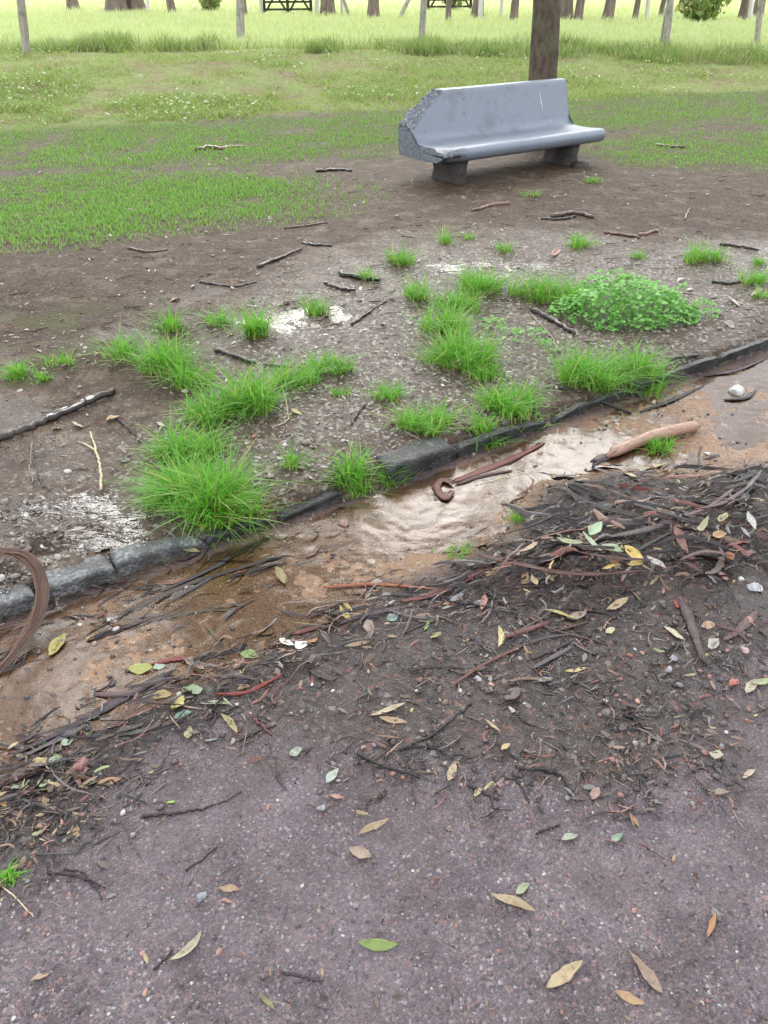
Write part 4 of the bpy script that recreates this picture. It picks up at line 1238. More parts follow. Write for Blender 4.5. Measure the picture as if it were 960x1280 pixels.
peels('small_leaves', 3600, f_pile, 236, (.025, .065), (.007, .015), M_LEAFY, 'small tan and yellow leaves caught in the bark heap', KANG, 1.6, .06)
peels('small_leaves', 1800, f_band, 237, (.02, .06), (.006, .014), M_LEAFY, 'small pale leaves along the litter band', KANG, 1.6, .016)
peels('small_leaves', 1500, f_mud, 238, (.012, .04), (.004, .010), M_LEAFY, 'small pale leaf scraps on the mud band', KANG, 1.6, .006)
peels('small_leaves', 420, f_wet, 239, (.015, .05), (.005, .012), M_LEAFY, 'small pale leaf scraps on the wet verge', KANG, 1.6, .004, (0, 1.3, 0, 8))
twiglets('twig_litter', 3000, lambda x, y: np.maximum(f_band(x, y), f_pile(x, y)), 221, (.02, .16), (.0015, .005), M_LITTER, 'fine dark twigs tangled in the litter', KANG - .1, .016)
twiglets('mud_twigs', 5200, f_mud, 222, (.015, .08), (.001, .0032), M_LITTER, 'short dark twigs strewn over the mud band', None, .004)
twiglets('verge_twigs', 900, f_wet, 223, (.02, .10), (.0015, .004), M_LITTER, 'short twigs lying on the muddy verge', None, .003, (0, 1.3, 0, 8))
twiglets('bench_twigs', 900, f_verge, 224, (.03, .16), (.003, .007), M_LITTER, 'twigs lying on the brown mud near the bench', .1, .003, (0, 4, 0, 11))
twiglets('road_twigs', 900, f_road, 225, (.008, .04), (.0007, .0018), M_LITTER, 'hair thin twigs scattered over the asphalt', None, .001, (0, .6, 0, 4))

# ------------------------------------------------------------------ bark strips, sticks, leaves and stones one can point to
def colour(o, c): o.color = (*c, 1)
def dirty(c, k=.22): return tuple(v * (1 - k) + d * k for v, d in zip(c, (.16, .115, .08)))

def ground_path(pts, n, off):
    """pts: (column, row) or (column, row, height above the ground)"""
    W = [P(p[0], p[1], off + (p[2] if len(p) > 2 else 0)) for p in pts]
    return catmull(W, n)

def strip(pts, wpx, col, label, off=.006, span=1.6, th=.0018, pw=2.5, group='strips of shed bark', name='bark_strip', taper=.5, twist=0.0, flip=1, n=None, jag=.30, path=None, cat='bark strip'):
    """a peel of bark: a curved cross-section swept along a path, with real thickness, narrowing to ragged ends"""
    mid = pts[len(pts) // 2]
    w = wpx / pxm(mid[0], mid[1])
    sd = int(abs(pts[0][0]) * 13 + abs(pts[0][1])); rg = np.random.default_rng(sd)
    n = n or 16 + 3 * len(pts)
    path = ground_path(pts, n, off) if path is None else path
    t, side, nor = frames(path)
    k = 7 if span < 3 else 13
    V = []; grain = []; along = []
    for i in range(n):
        f = i / (n - 1)
        env = 1 - taper * (abs(f - .5) * 2) ** pw
        ww = w * env * (1 + jag * float(fbm(f * 9 + sd, 0, sd, 3)))
        if i in (0, n - 1): ww *= .45
        R = ww / span if span < 3.2 else ww / 2
        tw = twist * (f - .5) + .25 * float(fbm(f * 3 + sd, 2.0, sd, 2))
        for layer in (0, 1):
            for j in range(k):
                a = (j / (k - 1) - .5) * span
                if layer: a = -a
                r = R - (th if layer else 0)
                u = r * math.sin(a) * (1 if span < 3.2 else 1); v = flip * (r * math.cos(a) - (R * math.cos(min(span, math.pi) / 2) if span < 3.2 else -R))
                p = path[i] + side[i] * (u * math.cos(tw) - v * math.sin(tw)) + nor[i] * (u * math.sin(tw) + v * math.cos(tw))
                p = p + t[i] * (rg.uniform(-1, 1) * w * .35 if i in (0, n - 1) else 0)
                V.append(p); grain.append(j / (k - 1) if not layer else 1 - j / (k - 1)); along.append(f * 3)
    F = grid_faces(n, 2 * k, True) + [tuple(range(2 * k))[::-1], tuple(range((n - 1) * 2 * k, n * 2 * k))]
    c = path[n // 2]
    V = np.array(V)
    if flip < 0: F = [f[::-1] for f in F]
    # keep it off the ground it lies on
    dz = H(V[:, 0], V[:, 1]) + .0012 - V[:, 2]
    V[:, 2] += np.maximum(dz, 0)
    quads = [f for f in F if len(f) == 4]; caps = [f for f in F if len(f) != 4]
    o = link(name, mesh_np(name, V - c, [np.array(quads), np.array(caps)], M_BARK, span < 3, {'grain': grain, 'along': along}), None, None, c)
    colour(o, col)
    return tag(o, label, cat, group)

DK = (.030, .021, .022); BLK = (.017, .014, .015); PUR = (.070, .042, .048); BRN = (.10, .060, .045); RED = (.17, .045, .032); ORG = (.36, .11, .05); PNK = (.42, .22, .17); GRY = (.13, .115, .115); TANB = (.22, .15, .10)

STRIPS = [
    ([(405, 734), (470, 730), (552, 737)], 7, ORG, 'bright orange red bark strip, straight, at the left of the bark pile'),
    ([(500, 752), (545, 741), (606, 711)], 11, (.17, .042, .036), 'dark red bark strip with a red upper end, crossing the orange one'),
    ([(400, 786), (465, 766), (532, 755)], 9, PUR, 'purple brown strip running left from under the dark red strip'),
    ([(358, 793), (378, 789), (402, 782)], 8, RED, 'short red bark strip beside the white scrap in the gutter'),
    ([(440, 742), (500, 744), (560, 748)], 5, DK, 'thin dark strip between the orange and purple brown strips'),
    ([(598, 693), (650, 705), (720, 717), (806, 713)], 9, (.11, .050, .042), 'long reddish brown bark strip along the lower edge of the pile'),
    ([(608, 734), (700, 731), (765, 726)], 5, PUR, 'thin purple strip below the long reddish brown one'),
    ([(598, 731), (630, 753), (657, 779)], 9, BLK, 'black bark strip slanting down to the right from the dark red strip'),
    ([(694, 648), (740, 655), (808, 655)], 10, BLK, 'flat black bark strip across the middle of the pile'),
    ([(706, 612), (740, 630), (800, 645), (840, 646)], 10, DK, 'dark curved strip along the upper edge of the pile'),
    ([(716, 602), (760, 606), (790, 618)], 7, BLK, 'black splinter at the very top of the pile'),
    ([(680, 628), (684, 613), (706, 611), (722, 626)], 6, (.06, .04, .035), 'bent brown strip arching at the upper left of the pile'),
    ([(760, 612), (800, 626), (850, 640)], 8, BRN, 'brown strip beside the top splinter of the pile'),
    ([(790, 630), (830, 643), (862, 652)], 9, DK, 'dark strip ending at the forked pink bark'),
    ([(858, 646), (890, 632), (918, 611)], 9, (.21, .12, .115), 'pinkish forked bark piece pointing up right out of the pile'),
    ([(868, 638), (905, 628), (940, 606)], 6, (.14, .085, .085), 'second prong beside the pinkish forked bark'),
    ([(905, 612), (935, 605), (962, 612)], 10, DK, 'dark bark slab at the right end of the pile'),
    ([(880, 600), (915, 602), (950, 590)], 6, BLK, 'thin black strip above the dark slab at the right end of the pile'),
    ([(760, 672), (800, 664), (830, 655)], 12, (.12, .10, .095), 'greyish brown bark slab in the middle right of the pile'),
    ([(846, 655), (850, 672), (858, 690)], 11, (.26, .12, .10), 'pink brown curl of bark hanging down from the grey slab'),
    ([(795, 690), (815, 678), (838, 666)], 7, BLK, 'short black stick of bark under the grey slab'),
    ([(848, 744), (862, 775), (880, 828)], 17, (.075, .045, .050), 'broad purple brown bark slab lying down the slope right of the mud'),
    ([(843, 752), (850, 757), (856, 750)], 12, (.30, .07, .05), 'red torn tip at the head of the broad purple slab'),
    ([(630, 797), (660, 787), (688, 777)], 11, (.16, .065, .055), 'reddish half tube of bark in the mud below the pile'),
    ([(563, 858), (605, 830), (655, 806)], 5, (.15, .055, .038), 'thin red brown stick slanting below the reddish half tube'),
    ([(640, 812), (680, 798), (720, 792)], 6, (.085, .062, .070), 'purplish strip just below the reddish half tube'),
    ([(665, 824), (690, 812), (718, 800)], 6, DK, 'dark strip, middle one of three below the half tube'),
    ([(664, 836), (690, 822), (716, 808)], 8, (.12, .105, .115), 'grey strip, lowest of three below the half tube'),
    ([(690, 790), (715, 783), (735, 777)], 6, BRN, 'brown strip ending at the pale curled leaf'),
    ([(680, 553), (640, 573), (592, 592), (566, 602)], 11, (.20, .062, .052), 'long red bark strip lying against the narrow middle kerb stone'),
    ([(640, 588), (600, 596), (570, 606)], 8, (.10, .040, .036), 'dark red strip doubled beneath the long red one by the kerb'),
    ([(12, 945), (100, 902), (150, 874), (216, 838)], 14, (.062, .046, .055), 'long dark purple bark strip at the left edge of the gutter water'),
    ([(120, 868), (160, 866), (206, 846)], 10, (.16, .10, .095), 'pinkish brown strip on top of the long dark purple one'),
    ([(160, 862), (190, 850), (212, 836)], 5, BLK, 'black sliver beside the tip of the long dark purple strip'),
    ([(270, 868), (305, 866), (325, 858), (354, 842)], 9, (.24, .045, .032), 'vivid red pointed bark strip at the edge of the dark mud'),
    ([(188, 830), (215, 824), (234, 822)], 8, (.26, .055, .05), 'red bark scrap in the gutter left of the black stick'),
    ([(228, 826), (262, 820), (306, 809)], 6, BLK, 'black straight stick of bark in the shallow gutter water'),
    ([(205, 738), (260, 712), (300, 690), (345, 668)], 9, (.080, .065, .068), 'long grey bark strip under the left kerb gap'),
    ([(150, 768), (200, 745), (255, 722)], 10, (.095, .072, .062), 'brown sodden strip below the left kerb stone'),
    ([(110, 800), (150, 786), (190, 772)], 9, DK, 'dark sodden strip left of the small white leaf'),
    ([(240, 730), (280, 716), (352, 695)], 6, (.055, .042, .035), 'thin dark strip in the water below the kerb gap'),
    ([(215, 750), (245, 733), (265, 722)], 7, (.10, .095, .105), 'grey sliver among sodden strips below the left kerb stone'),
    ([(200, 775), (245, 764), (292, 762)], 6, (.095, .082, .045), 'olive strip lying flat in the brown water'),
    ([(150, 785), (185, 775), (228, 765)], 6, BRN, 'brown sliver left of the olive strip in the water'),
    ([(255, 780), (268, 795), (278, 808)], 4, (.11, .10, .05), 'small olive sliver pointing down in the brown water'),
    ([(110, 905), (70, 925), (20, 950)], 9, (.17, .155, .165), 'grey blue strip below the long dark purple one'),
    ([(145, 918), (175, 914), (202, 905)], 9, (.12, .115, .105), 'grey curled strip among the round green leaves'),
    ([(880, 470), (920, 462), (965, 444)], 7, PUR, 'purple strip in the gutter at the right end of the kerb'),
    ([(905, 500), (930, 498), (945, 488)], 9, DK, 'dark scrap beside the white stone near the right end of the kerb'),
    ([(800, 515), (835, 502), (880, 482)], 7, BLK, 'black strip lying along the foot of the right kerb stones'),
    ([(905, 800), (930, 782), (948, 764)], 12, (.13, .07, .07), 'purple bark scrap at the right beside the small puddle'),
    ([(895, 782), (920, 790), (936, 803)], 9, (.10, .05, .05), 'dark red bark scrap crossing the purple one by the small puddle'),
    ([(410, 770), (440, 762), (470, 756)], 5, BLK, 'black splinter touching the purple brown strip'),
    ([(480, 760), (520, 772), (560, 770)], 6, GRY, 'grey brown strip at the lower left of the pile'),
    ([(560, 760), (610, 748), (640, 742)], 5, DK, 'dark splinter under the black slanting strip'),
    ([(720, 690), (770, 694), (815, 700)], 6, (.10, .055, .048), 'brown strip between yellow leaf and long reddish strip'),
    ([(850, 700), (880, 690), (915, 694)], 7, (.15, .085, .075), 'pinkish strip on the right slope of the pile'),
    ([(630, 668), (670, 655), (700, 640)], 5, BLK, 'thin black strip at the left tip of the pile'),
    ([(740, 585), (775, 594), (805, 592)], 6, PUR, 'purple strip between pile and pink bark roll'),
    ([(388, 838), (402, 844), (418, 850)], 9, (.09, .075, .062), 'brown scrap of bark on the mud left of centre'),
    ([(510, 838), (540, 833), (580, 835)], 6, DK, 'dark scrap in the mud left of the thin red brown stick'),
    ([(575, 842), (605, 834), (590, 838)], 8, (.12, .09, .085), 'small greyish bark flake below the thin red brown stick'),
    ([(636, 852), (655, 848), (690, 850)], 7, TANB, 'tan bark flake above the dark oval leaf'),
]
for a in STRIPS:
    top = soft(P_PILE, *P(a[0][1][0], a[0][1][1])[:2]) > .4
    strip(a[0], a[1], a[2], a[3], off=float(.030 + random.uniform(0, .028)) if top else .006, span=random.choice((.9, 1.3, 1.8, 2.3)), twist=random.uniform(-.8, .8), flip=random.choice((1, 1, -1)))

# the pink roll, the knot of red bark and the big loop are curled right round
strip([(760, 572), (800, 557), (836, 546), (872, 537)], 16, (.46, .28, .21), 'thick pink roll of bark lying across the bright gutter', off=.004, span=5.4, th=.003, taper=.25, jag=.10, n=26)
strip([(742, 577), (762, 570), (790, 559)], 18, (.085, .066, .075), 'dark torn purple end of the pink bark roll', off=.004, span=2.4, th=.003, taper=.3, flip=1)
strip([(565, 604), (552, 600), (546, 610), (556, 622), (566, 614)], 13, (.17, .07, .055), 'curled knot of red brown bark against the dark kerb block', off=.014, span=1.8, taper=.3)

def loop():
    # a broad ribbon of bark that stands up off the kerb in an arch: foot in the gutter, crown in the air, tail behind the kerb
    a = P(-2, 832, .01); b = P(30, 790, .03)
    base = (a + b) / 2
    pts = [P(-40, 868, .008), P(0, 838, .012), P(34, 795, .05), P(52, 752, .10), P(48, 716, .15), P(30, 696, .175), P(4, 690, .165), P(-30, 700, .12), P(-56, 722, .05), P(-64, 735, .01)]
    strip([(10, 818), (42, 778), (50, 730)], 19, (.17, .095, .07), 'wide brown bark ribbon arching up in a loop over the left kerb stones', span=1.9, th=.003, taper=.75, pw=1.1, n=46, path=catmull(pts, 46), twist=2.6, jag=.5, flip=-1)
    main = [o for o in COL.objects if o.name.startswith('bark_strip') and 'loop over' in o.get('label', '')][0]
    full = catmull(pts, 60)
    for k, (i0, i1, dx, dz, wp) in enumerate(((2, 30, .018, .004, 5), (14, 46, -.016, .010, 4), (24, 58, .014, -.008, 5), (4, 24, -.020, .002, 4))):
        seg = full[i0:i1].copy(); ll = np.linspace(0, 1, len(seg))
        seg[:, 0] += dx * np.sin(ll * 2.4) ; seg[:, 1] += dx * .5 * ll; seg[:, 2] += dz * ll
        o = strip([(10, 818), (42, 778), (50, 730)], wp, (.11 + .03 * k, .065 + .012 * k, .05), 'torn fibre', span=1.4, th=.002, taper=.8, pw=1.0, path=seg, n=len(seg), twist=1.5, jag=.5, name='torn_fibre')
        for q in ('label', 'category', 'group'): del o[q]
        o.parent = main; o.location = o.location - main.location
loop()

def stick(pts, r0px, r1px, col, label, name='stick', group='sticks on the ground', off=None, branches=(), mat=None, jit=.14, cat='stick', n=None):
    mid = pts[len(pts) // 2]; m = pxm(mid[0], mid[1])
    r0, r1 = r0px * .8 / m / 2, r1px * .8 / m / 2
    mb = MB(); n = n or 8 + 3 * len(pts)
    path = ground_path(pts, n, (r0 * .6 if off is None else off))
    rg = np.random.default_rng(int(abs(pts[0][0] * 3 + pts[0][1])))
    path[1:-1] += rg.normal(0, r0 * .38, (n - 2, 3)) * (1, 1, .4)
    ll = np.linspace(0, 1, n); amp = float(np.linalg.norm(path[-1] - path[0])) * (.035 if name != 'fallen_branch' else .012)
    path[:, 0] += amp * fbm(ll * 4 + mid[0], ll * 0, 3, 3) * np.sin(ll * 3.14); path[:, 1] += amp * fbm(ll * 4 + mid[1], ll * 0 + 5, 4, 3) * np.sin(ll * 3.14)
    V, F, T = tube(path, r0, r1, 7, jit, int(abs(pts[0][0])))
    al = [np.repeat(np.linspace(0, 3, n), 7), [0, 3]]
    gr = [np.tile(np.linspace(0, 1, 7), n), [0, 0]]
    mb.add(V, F, T)
    for bpts in branches:
        bp = ground_path(bpts, 8, r0 * .8)
        V, F, T = tube(bp, r1 * 1.0, r1 * .4, 5, jit, 3); mb.add(V, F, T)
        al += [np.repeat(np.linspace(0, 2, 8), 5), [0, 2]]; gr += [np.tile(np.linspace(0, 1, 5), 8), [0, 0]]
    c = path[n // 2]; mb.V = [v - c for v in mb.V]
    me = mb.mesh(name, mat or M_BARK, True)
    for k, q in (('grain', gr), ('along', al)):
        at = me.attributes.new(k, 'FLOAT', 'POINT'); at.data.foreach_set('value', np.concatenate([np.asarray(z, float) for z in q]).astype(np.float32))
    o = link(name, me, None, None, c)
    colour(o, col)
    tag(o, label, cat, group)
    return o, path, r0

br, bp, brr = stick([(-40, 568), (10, 544), (70, 519), (142, 487)], 13, 10, (.05, .038, .033), 'thick dark fallen branch with white lichen patches at the left edge', 'fallen_branch', None, cat='branch', jit=.2, n=30)
for k, (i0, i1) in enumerate(((17, 22), (22, 26))):
    seg = catmull(bp[i0:i1 + 1], 9); V = []
    t, sd, nr = frames(seg)
    for i in range(9):
        for j in range(9):
            a = -1.0 + 2.0 * j / 8
            rr = brr * (1.06 + .05 * float(fbm(i * .7, j * .9 + k, 5, 2))) * (1 - .25 * (abs(a) > .8)) * (1 - .22 * (i in (0, 8)))
            V.append(seg[i] + (sd[i] * math.sin(a - .3) + nr[i] * math.cos(a - .3)) * rr - np.array(br.location))
    link('lichen_patch', mesh_np('lichen_patch', V, np.array([f for f in grid_faces(9, 9) if float(fbm(f[0] // 9 * .55 + k * 9, f[0] % 9 * .6, 8, 2)) > -.12]), M_LICHEN, True), br)

STICKS = [
    ([(270, 437), (292, 444), (318, 453)], 9, 6, BLK, 'short thick black stick above the tall bright grass clump'),
    ([(424, 340), (440, 345), (475, 350)], 9, 5, BLK, 'black stick behind the little tuft below the bench'),
    ([(406, 354), (424, 360), (444, 363)], 7, 4, BLK, 'black stick just left of the one behind the little tuft'),
    ([(440, 405), (460, 390), (484, 375)], 5, 3, DK, 'thin dark stick slanting up to the clump below the bench'),
    ([(322, 333), (350, 322), (376, 311)], 6, 3, DK, 'dark stick on bare mud left of the verge tufts'),
    ([(378, 303), (395, 306), (415, 307)], 5, 3, DK, 'small dark stick at the end of the slanting stick on bare mud'),
    ([(666, 387), (690, 400), (718, 417)], 10, 6, DK, 'dark fallen branch in front of the clover patch'),
    ([(700, 485), (740, 498), (788, 516)], 7, 5, BLK, 'black stick leaning over the kerb below the touching tufts'),
    ([(836, 449), (855, 446), (873, 444)], 6, 4, BLK, 'short black stick right of the touching tufts'),
    ([(664, 392), (690, 425), (700, 440)], 4, 3, TANB, 'pale brown stick crossing the dark fallen branch'),
    ([(178, 1020), (215, 1017), (256, 1011)], 6, 3, DK, 'dark stick on the asphalt at the left, lowest of its kind'),
    ([(256, 1010), (280, 1002), (302, 990)], 2.5, 1.5, DK, 'thin tail twig to the right of the dark stick on asphalt'),
    ([(448, 942), (480, 957), (524, 972)], 6, 4, BLK, 'black stick slanting down at the edge of the mud band'),
    ([(500, 937), (545, 915), (590, 880)], 7, 3, BLK, 'long black stick pointing up right across the mud band'),
    ([(505, 935), (540, 934), (566, 948)], 4, 2, BLK, 'thin black twig forking from the long black stick'),
    ([(645, 958), (690, 965), (696, 966), (716, 990)], 7, 5, BLK, 'bent black stick like an elbow in the mud band'),
    ([(585, 982), (600, 990), (624, 1000)], 5, 3, BLK, 'short black twig below the mud band, left of the elbow stick'),
    ([(758, 906), (770, 894), (786, 882)], 3, 2, GRY, 'pale grey twig in the right part of the mud band'),
    ([(780, 892), (800, 905), (818, 926)], 6, 3, BLK, 'curved black twig right of the pale grey one'),
    ([(660, 772), (700, 790), (742, 800), (762, 806)], 4, 3, BRN, 'brown twig right of the three strips below the half tube'),
    ([(318, 895), (326, 905), (340, 918)], 6, 4, (.14, .045, .04), 'red brown twig in the mud left of centre'),
    ([(300, 925), (325, 914), (345, 906)], 5, 3, BLK, 'black twig crossing the red brown twig'),
    ([(60, 1090), (100, 1096), (132, 1110)], 5, 2, DK, 'dark twig in the mud at the lower left'),
    ([(80, 1087), (105, 1092), (120, 1112), (128, 1125)], 3, 1.5, DK, 'thin crooked twig beside the dark one at the lower left'),
    ([(232, 1088), (252, 1075), (272, 1058)], 4, 2, DK, 'dark slanting twig at the centre left of the asphalt'),
    ([(352, 1215), (372, 1219), (402, 1228)], 5, 3, (.05, .042, .05), 'dark twig near the bottom edge of the asphalt'),
    ([(192, 1212), (205, 1200), (216, 1188)], 4, 2, DK, 'thin dark twig touching the pale curved leaf'),
    ([(670, 1042), (685, 1036), (700, 1031)], 4, 2, DK, 'small dark twig between mud band and mint leaf'),
    ([(690, 270), (715, 266), (742, 271)], 7, 5, BRN, 'brown stick on the mud right of the weed below the bench'),
    ([(676, 273), (700, 274), (720, 270)], 5, 3, DK, 'dark stick touching the brown one below the bench'),
    ([(590, 263), (612, 257), (636, 254)], 4, 6, (.17, .09, .055), 'orange brown stick left of the weed below the bench'),
    ([(756, 290), (775, 293), (800, 297)], 5, 4, (.13, .065, .045), 'red brown stick on the mud below the right bench leg'),
    ([(800, 294), (815, 290), (822, 288)], 6, 4, (.20, .09, .055), 'orange brown chip of wood right of the red brown stick'),
    ([(246, 187), (262, 184), (278, 186)], 7, 5, (.14, .06, .04), 'red brown stick on the lawn left of the bench'),
    ([(278, 185), (290, 183), (304, 183)], 4, 3, (.30, .20, .13), 'pale end of wood right of the red brown stick on the lawn'),
    ([(395, 214), (420, 212), (440, 213)], 5, 3, DK, 'dark stick at the lawn edge left of the bench'),
    ([(820, 181), (840, 183), (860, 184)], 5, 3, BRN, 'brown stick on the lawn right of the bench'),
    ([(856, 274), (858, 266), (862, 260)], 3, 2, TANB, 'pale brown upright twig on the mud at the right'),
    ([(845, 545), (800, 552), (790, 575)], 3, 2, DK, 'thin dark twig beside the pink bark roll'),
    ([(40, 552), (37, 575), (41, 603)], 4, 3, TANB, 'pale brown twig pointing down at the left edge of the puddle'),
    ([(38, 560), (50, 602), (62, 612)], 3, 2, DK, 'thin dark twig right of the pale brown twig by the puddle'),
    ([(145, 520), (155, 530), (170, 545)], 4, 2, BLK, 'black twig below the tip of the lichened branch'),
    ([(330, 455), (355, 458), (380, 460)], 4, 3, DK, 'dark twig behind the right sloping grass clump'),
    ([(440, 530), (448, 516), (456, 505)], 4, 3, DK, 'dark twig right of the last clump of the left grass band'),
    ([(355, 285), (380, 282), (410, 278)], 3, 2, BRN, 'thin brown twig near the edge of the lawn'),
    ([(160, 310), (185, 314), (210, 312)], 4, 2, BRN, 'brown twig on the mud below the left lawn patch'),
    ([(250, 352), (290, 358), (320, 352)], 4, 2, DK, 'long dark twig on the mud above the small tufts at left'),
    ([(900, 305), (925, 308), (948, 312)], 5, 3, DK, 'dark twig on mud at the upper right beside the round tuft'),
    ([(890, 352), (910, 354), (925, 352)], 5, 3, BLK, 'black twig left of the ragged tuft at right edge'),
    ([(580, 775), (575, 790), (590, 810)], 3, 2, (.16, .07, .045), 'thin red brown twig below the grey strip of the pile'),
    ([(480, 800), (520, 785), (540, 772)], 4, 2, BRN, 'brown twig on the mud left of the pink leaf'),
    ([(870, 590), (874, 570), (877, 558)], 4, 3, DK, 'short dark twig standing in the red gutter bed'),
    ([(640, 968), (652, 985), (662, 1005)], 4, 2, DK, 'dark twig hanging down left of the elbow stick'),
]
for a in STICKS: stick(*a)
stick([(0, 1106), (20, 1122), (42, 1146)], 2.6, 1.6, (.5, .42, .3), 'pale dry grass stem at the left edge of the asphalt', 'dry_stem', 'dry pale grass stems', mat=M_DRY, cat='stem')
stick([(113, 540), (118, 565), (125, 585), (126, 612)], 3.4, 4.5, (.5, .42, .3), 'pale dry stem hanging toward the white puddle', 'dry_stem', 'dry pale grass stems', mat=M_DRY, cat='stem', branches=([(118, 562), (108, 556), (98, 552)],))
stick([(170, 690), (200, 680), (235, 674)], 3, 2, (.5, .42, .3), 'long straw lying on the mossy left kerb stone', 'dry_stem', 'dry pale grass stems', mat=M_DRY, cat='stem')
stick([(350, 470), (358, 520), (340, 535)], 2.4, 1.6, (.5, .42, .3), 'pale stalk right of the main grass band', 'dry_stem', 'dry pale grass stems', mat=M_DRY, cat='stem')
stick([(682, 550), (695, 556), (697, 536)], 2.6, 2.0, (.4, .3, .2), 'bent straw at the tip of the long red kerb strip', 'dry_stem', 'dry pale grass stems', mat=M_DRY, cat='stem')
stick([(600, 605), (660, 590), (690, 573)], 2.2, 1.5, (.4, .3, .2), 'pale straw floating on the bright gutter water', 'dry_stem', 'dry pale grass stems', mat=M_DRY, cat='stem')

def leaf(a, b, wpx, col, label, curl=.12, shape=.5, bend=0.0, group='fallen leaves', name='leaf', off=.003, roll=None):
    if float(soft(P_PILE, *P(*a)[:2])) > .4: off = .045
    """a leaf lying on the ground from its stalk a to its tip b (photo pixels): folded along the midrib, edges and ends curled up"""
    A, B = P(*a, off), P(*b, off)
    L = float(np.linalg.norm(B - A)); m = pxm((a[0] + b[0]) / 2, (a[1] + b[1]) / 2)
    w = wpx / m * 1.05
    rg = np.random.default_rng(int(a[0] * 5 + a[1] * 3))
    x = (B - A) / L; z = np.array([0, 0, 1.]); y = np.cross(z, x); y /= np.linalg.norm(y); z = np.cross(x, y)
    nu, nv = 13, 7; V = []; gr = []; al = []
    ro = rg.uniform(-.5, .5) if roll is None else roll
    for i in range(nu):
        f = i / (nu - 1)
        prof = max(.02, math.sin(math.pi * min(1, f ** (.5 + shape))) ** .85) * (1 - .15 * f)
        if f < .06: prof = .07
        for j in range(nv):
            v = (j / (nv - 1) - .5)
            ww = w * prof * v * (1 + .30 * float(fbm(f * 7 + a[0], (v > 0) * 3.7, 3, 3))) + .05 * w * prof * math.sin(f * 4 + a[1])
            zz = abs(v) * w * prof * (.35 + .25 * math.sin(f * 5 + a[0])) + curl * L * (2 * f - 1) ** 2 * .5 + ro * v * w * prof + .05 * w * float(fbm(f * 6, v * 4 + a[1], 7, 2))
            bb = bend * L * (1 - (2 * f - 1) ** 2)
            V.append(A + x * L * f + y * (ww + bb) + z * zz)
            gr.append(abs(v) * 2); al.append(f * 2)
    V = np.array(V)
    th = .0009
    low = (V[:, 2] - H(V[:, 0], V[:, 1])).min()
    V[:, 2] += max(0, .0018 - low)
    # underside, so that the leaf has its thin but real thickness
    V2 = V - (0, 0, th)
    n = nu * nv
    F = grid_faces(nu, nv)
    F2 = [tuple(q + n for q in f[::-1]) for f in F]
    rim = [i * nv for i in range(nu)] + [(nu - 1) * nv + j for j in range(1, nv)] + [i * nv + nv - 1 for i in range(nu - 2, -1, -1)] + [j for j in range(nv - 2, 0, -1)]
    S = [(rim[k], rim[(k + 1) % len(rim)], rim[(k + 1) % len(rim)] + n, rim[k] + n) for k in range(len(rim))]
    c = V.mean(0)
    o = link(name, mesh_np(name, np.vstack([V, V2]) - c, np.array(F + F2 + S), M_LEAF, True, {'grain': np.tile(gr, 2), 'along': np.tile(al, 2)}), None, None, c)
    colour(o, dirty(col))
    return tag(o, label, 'leaf', group)

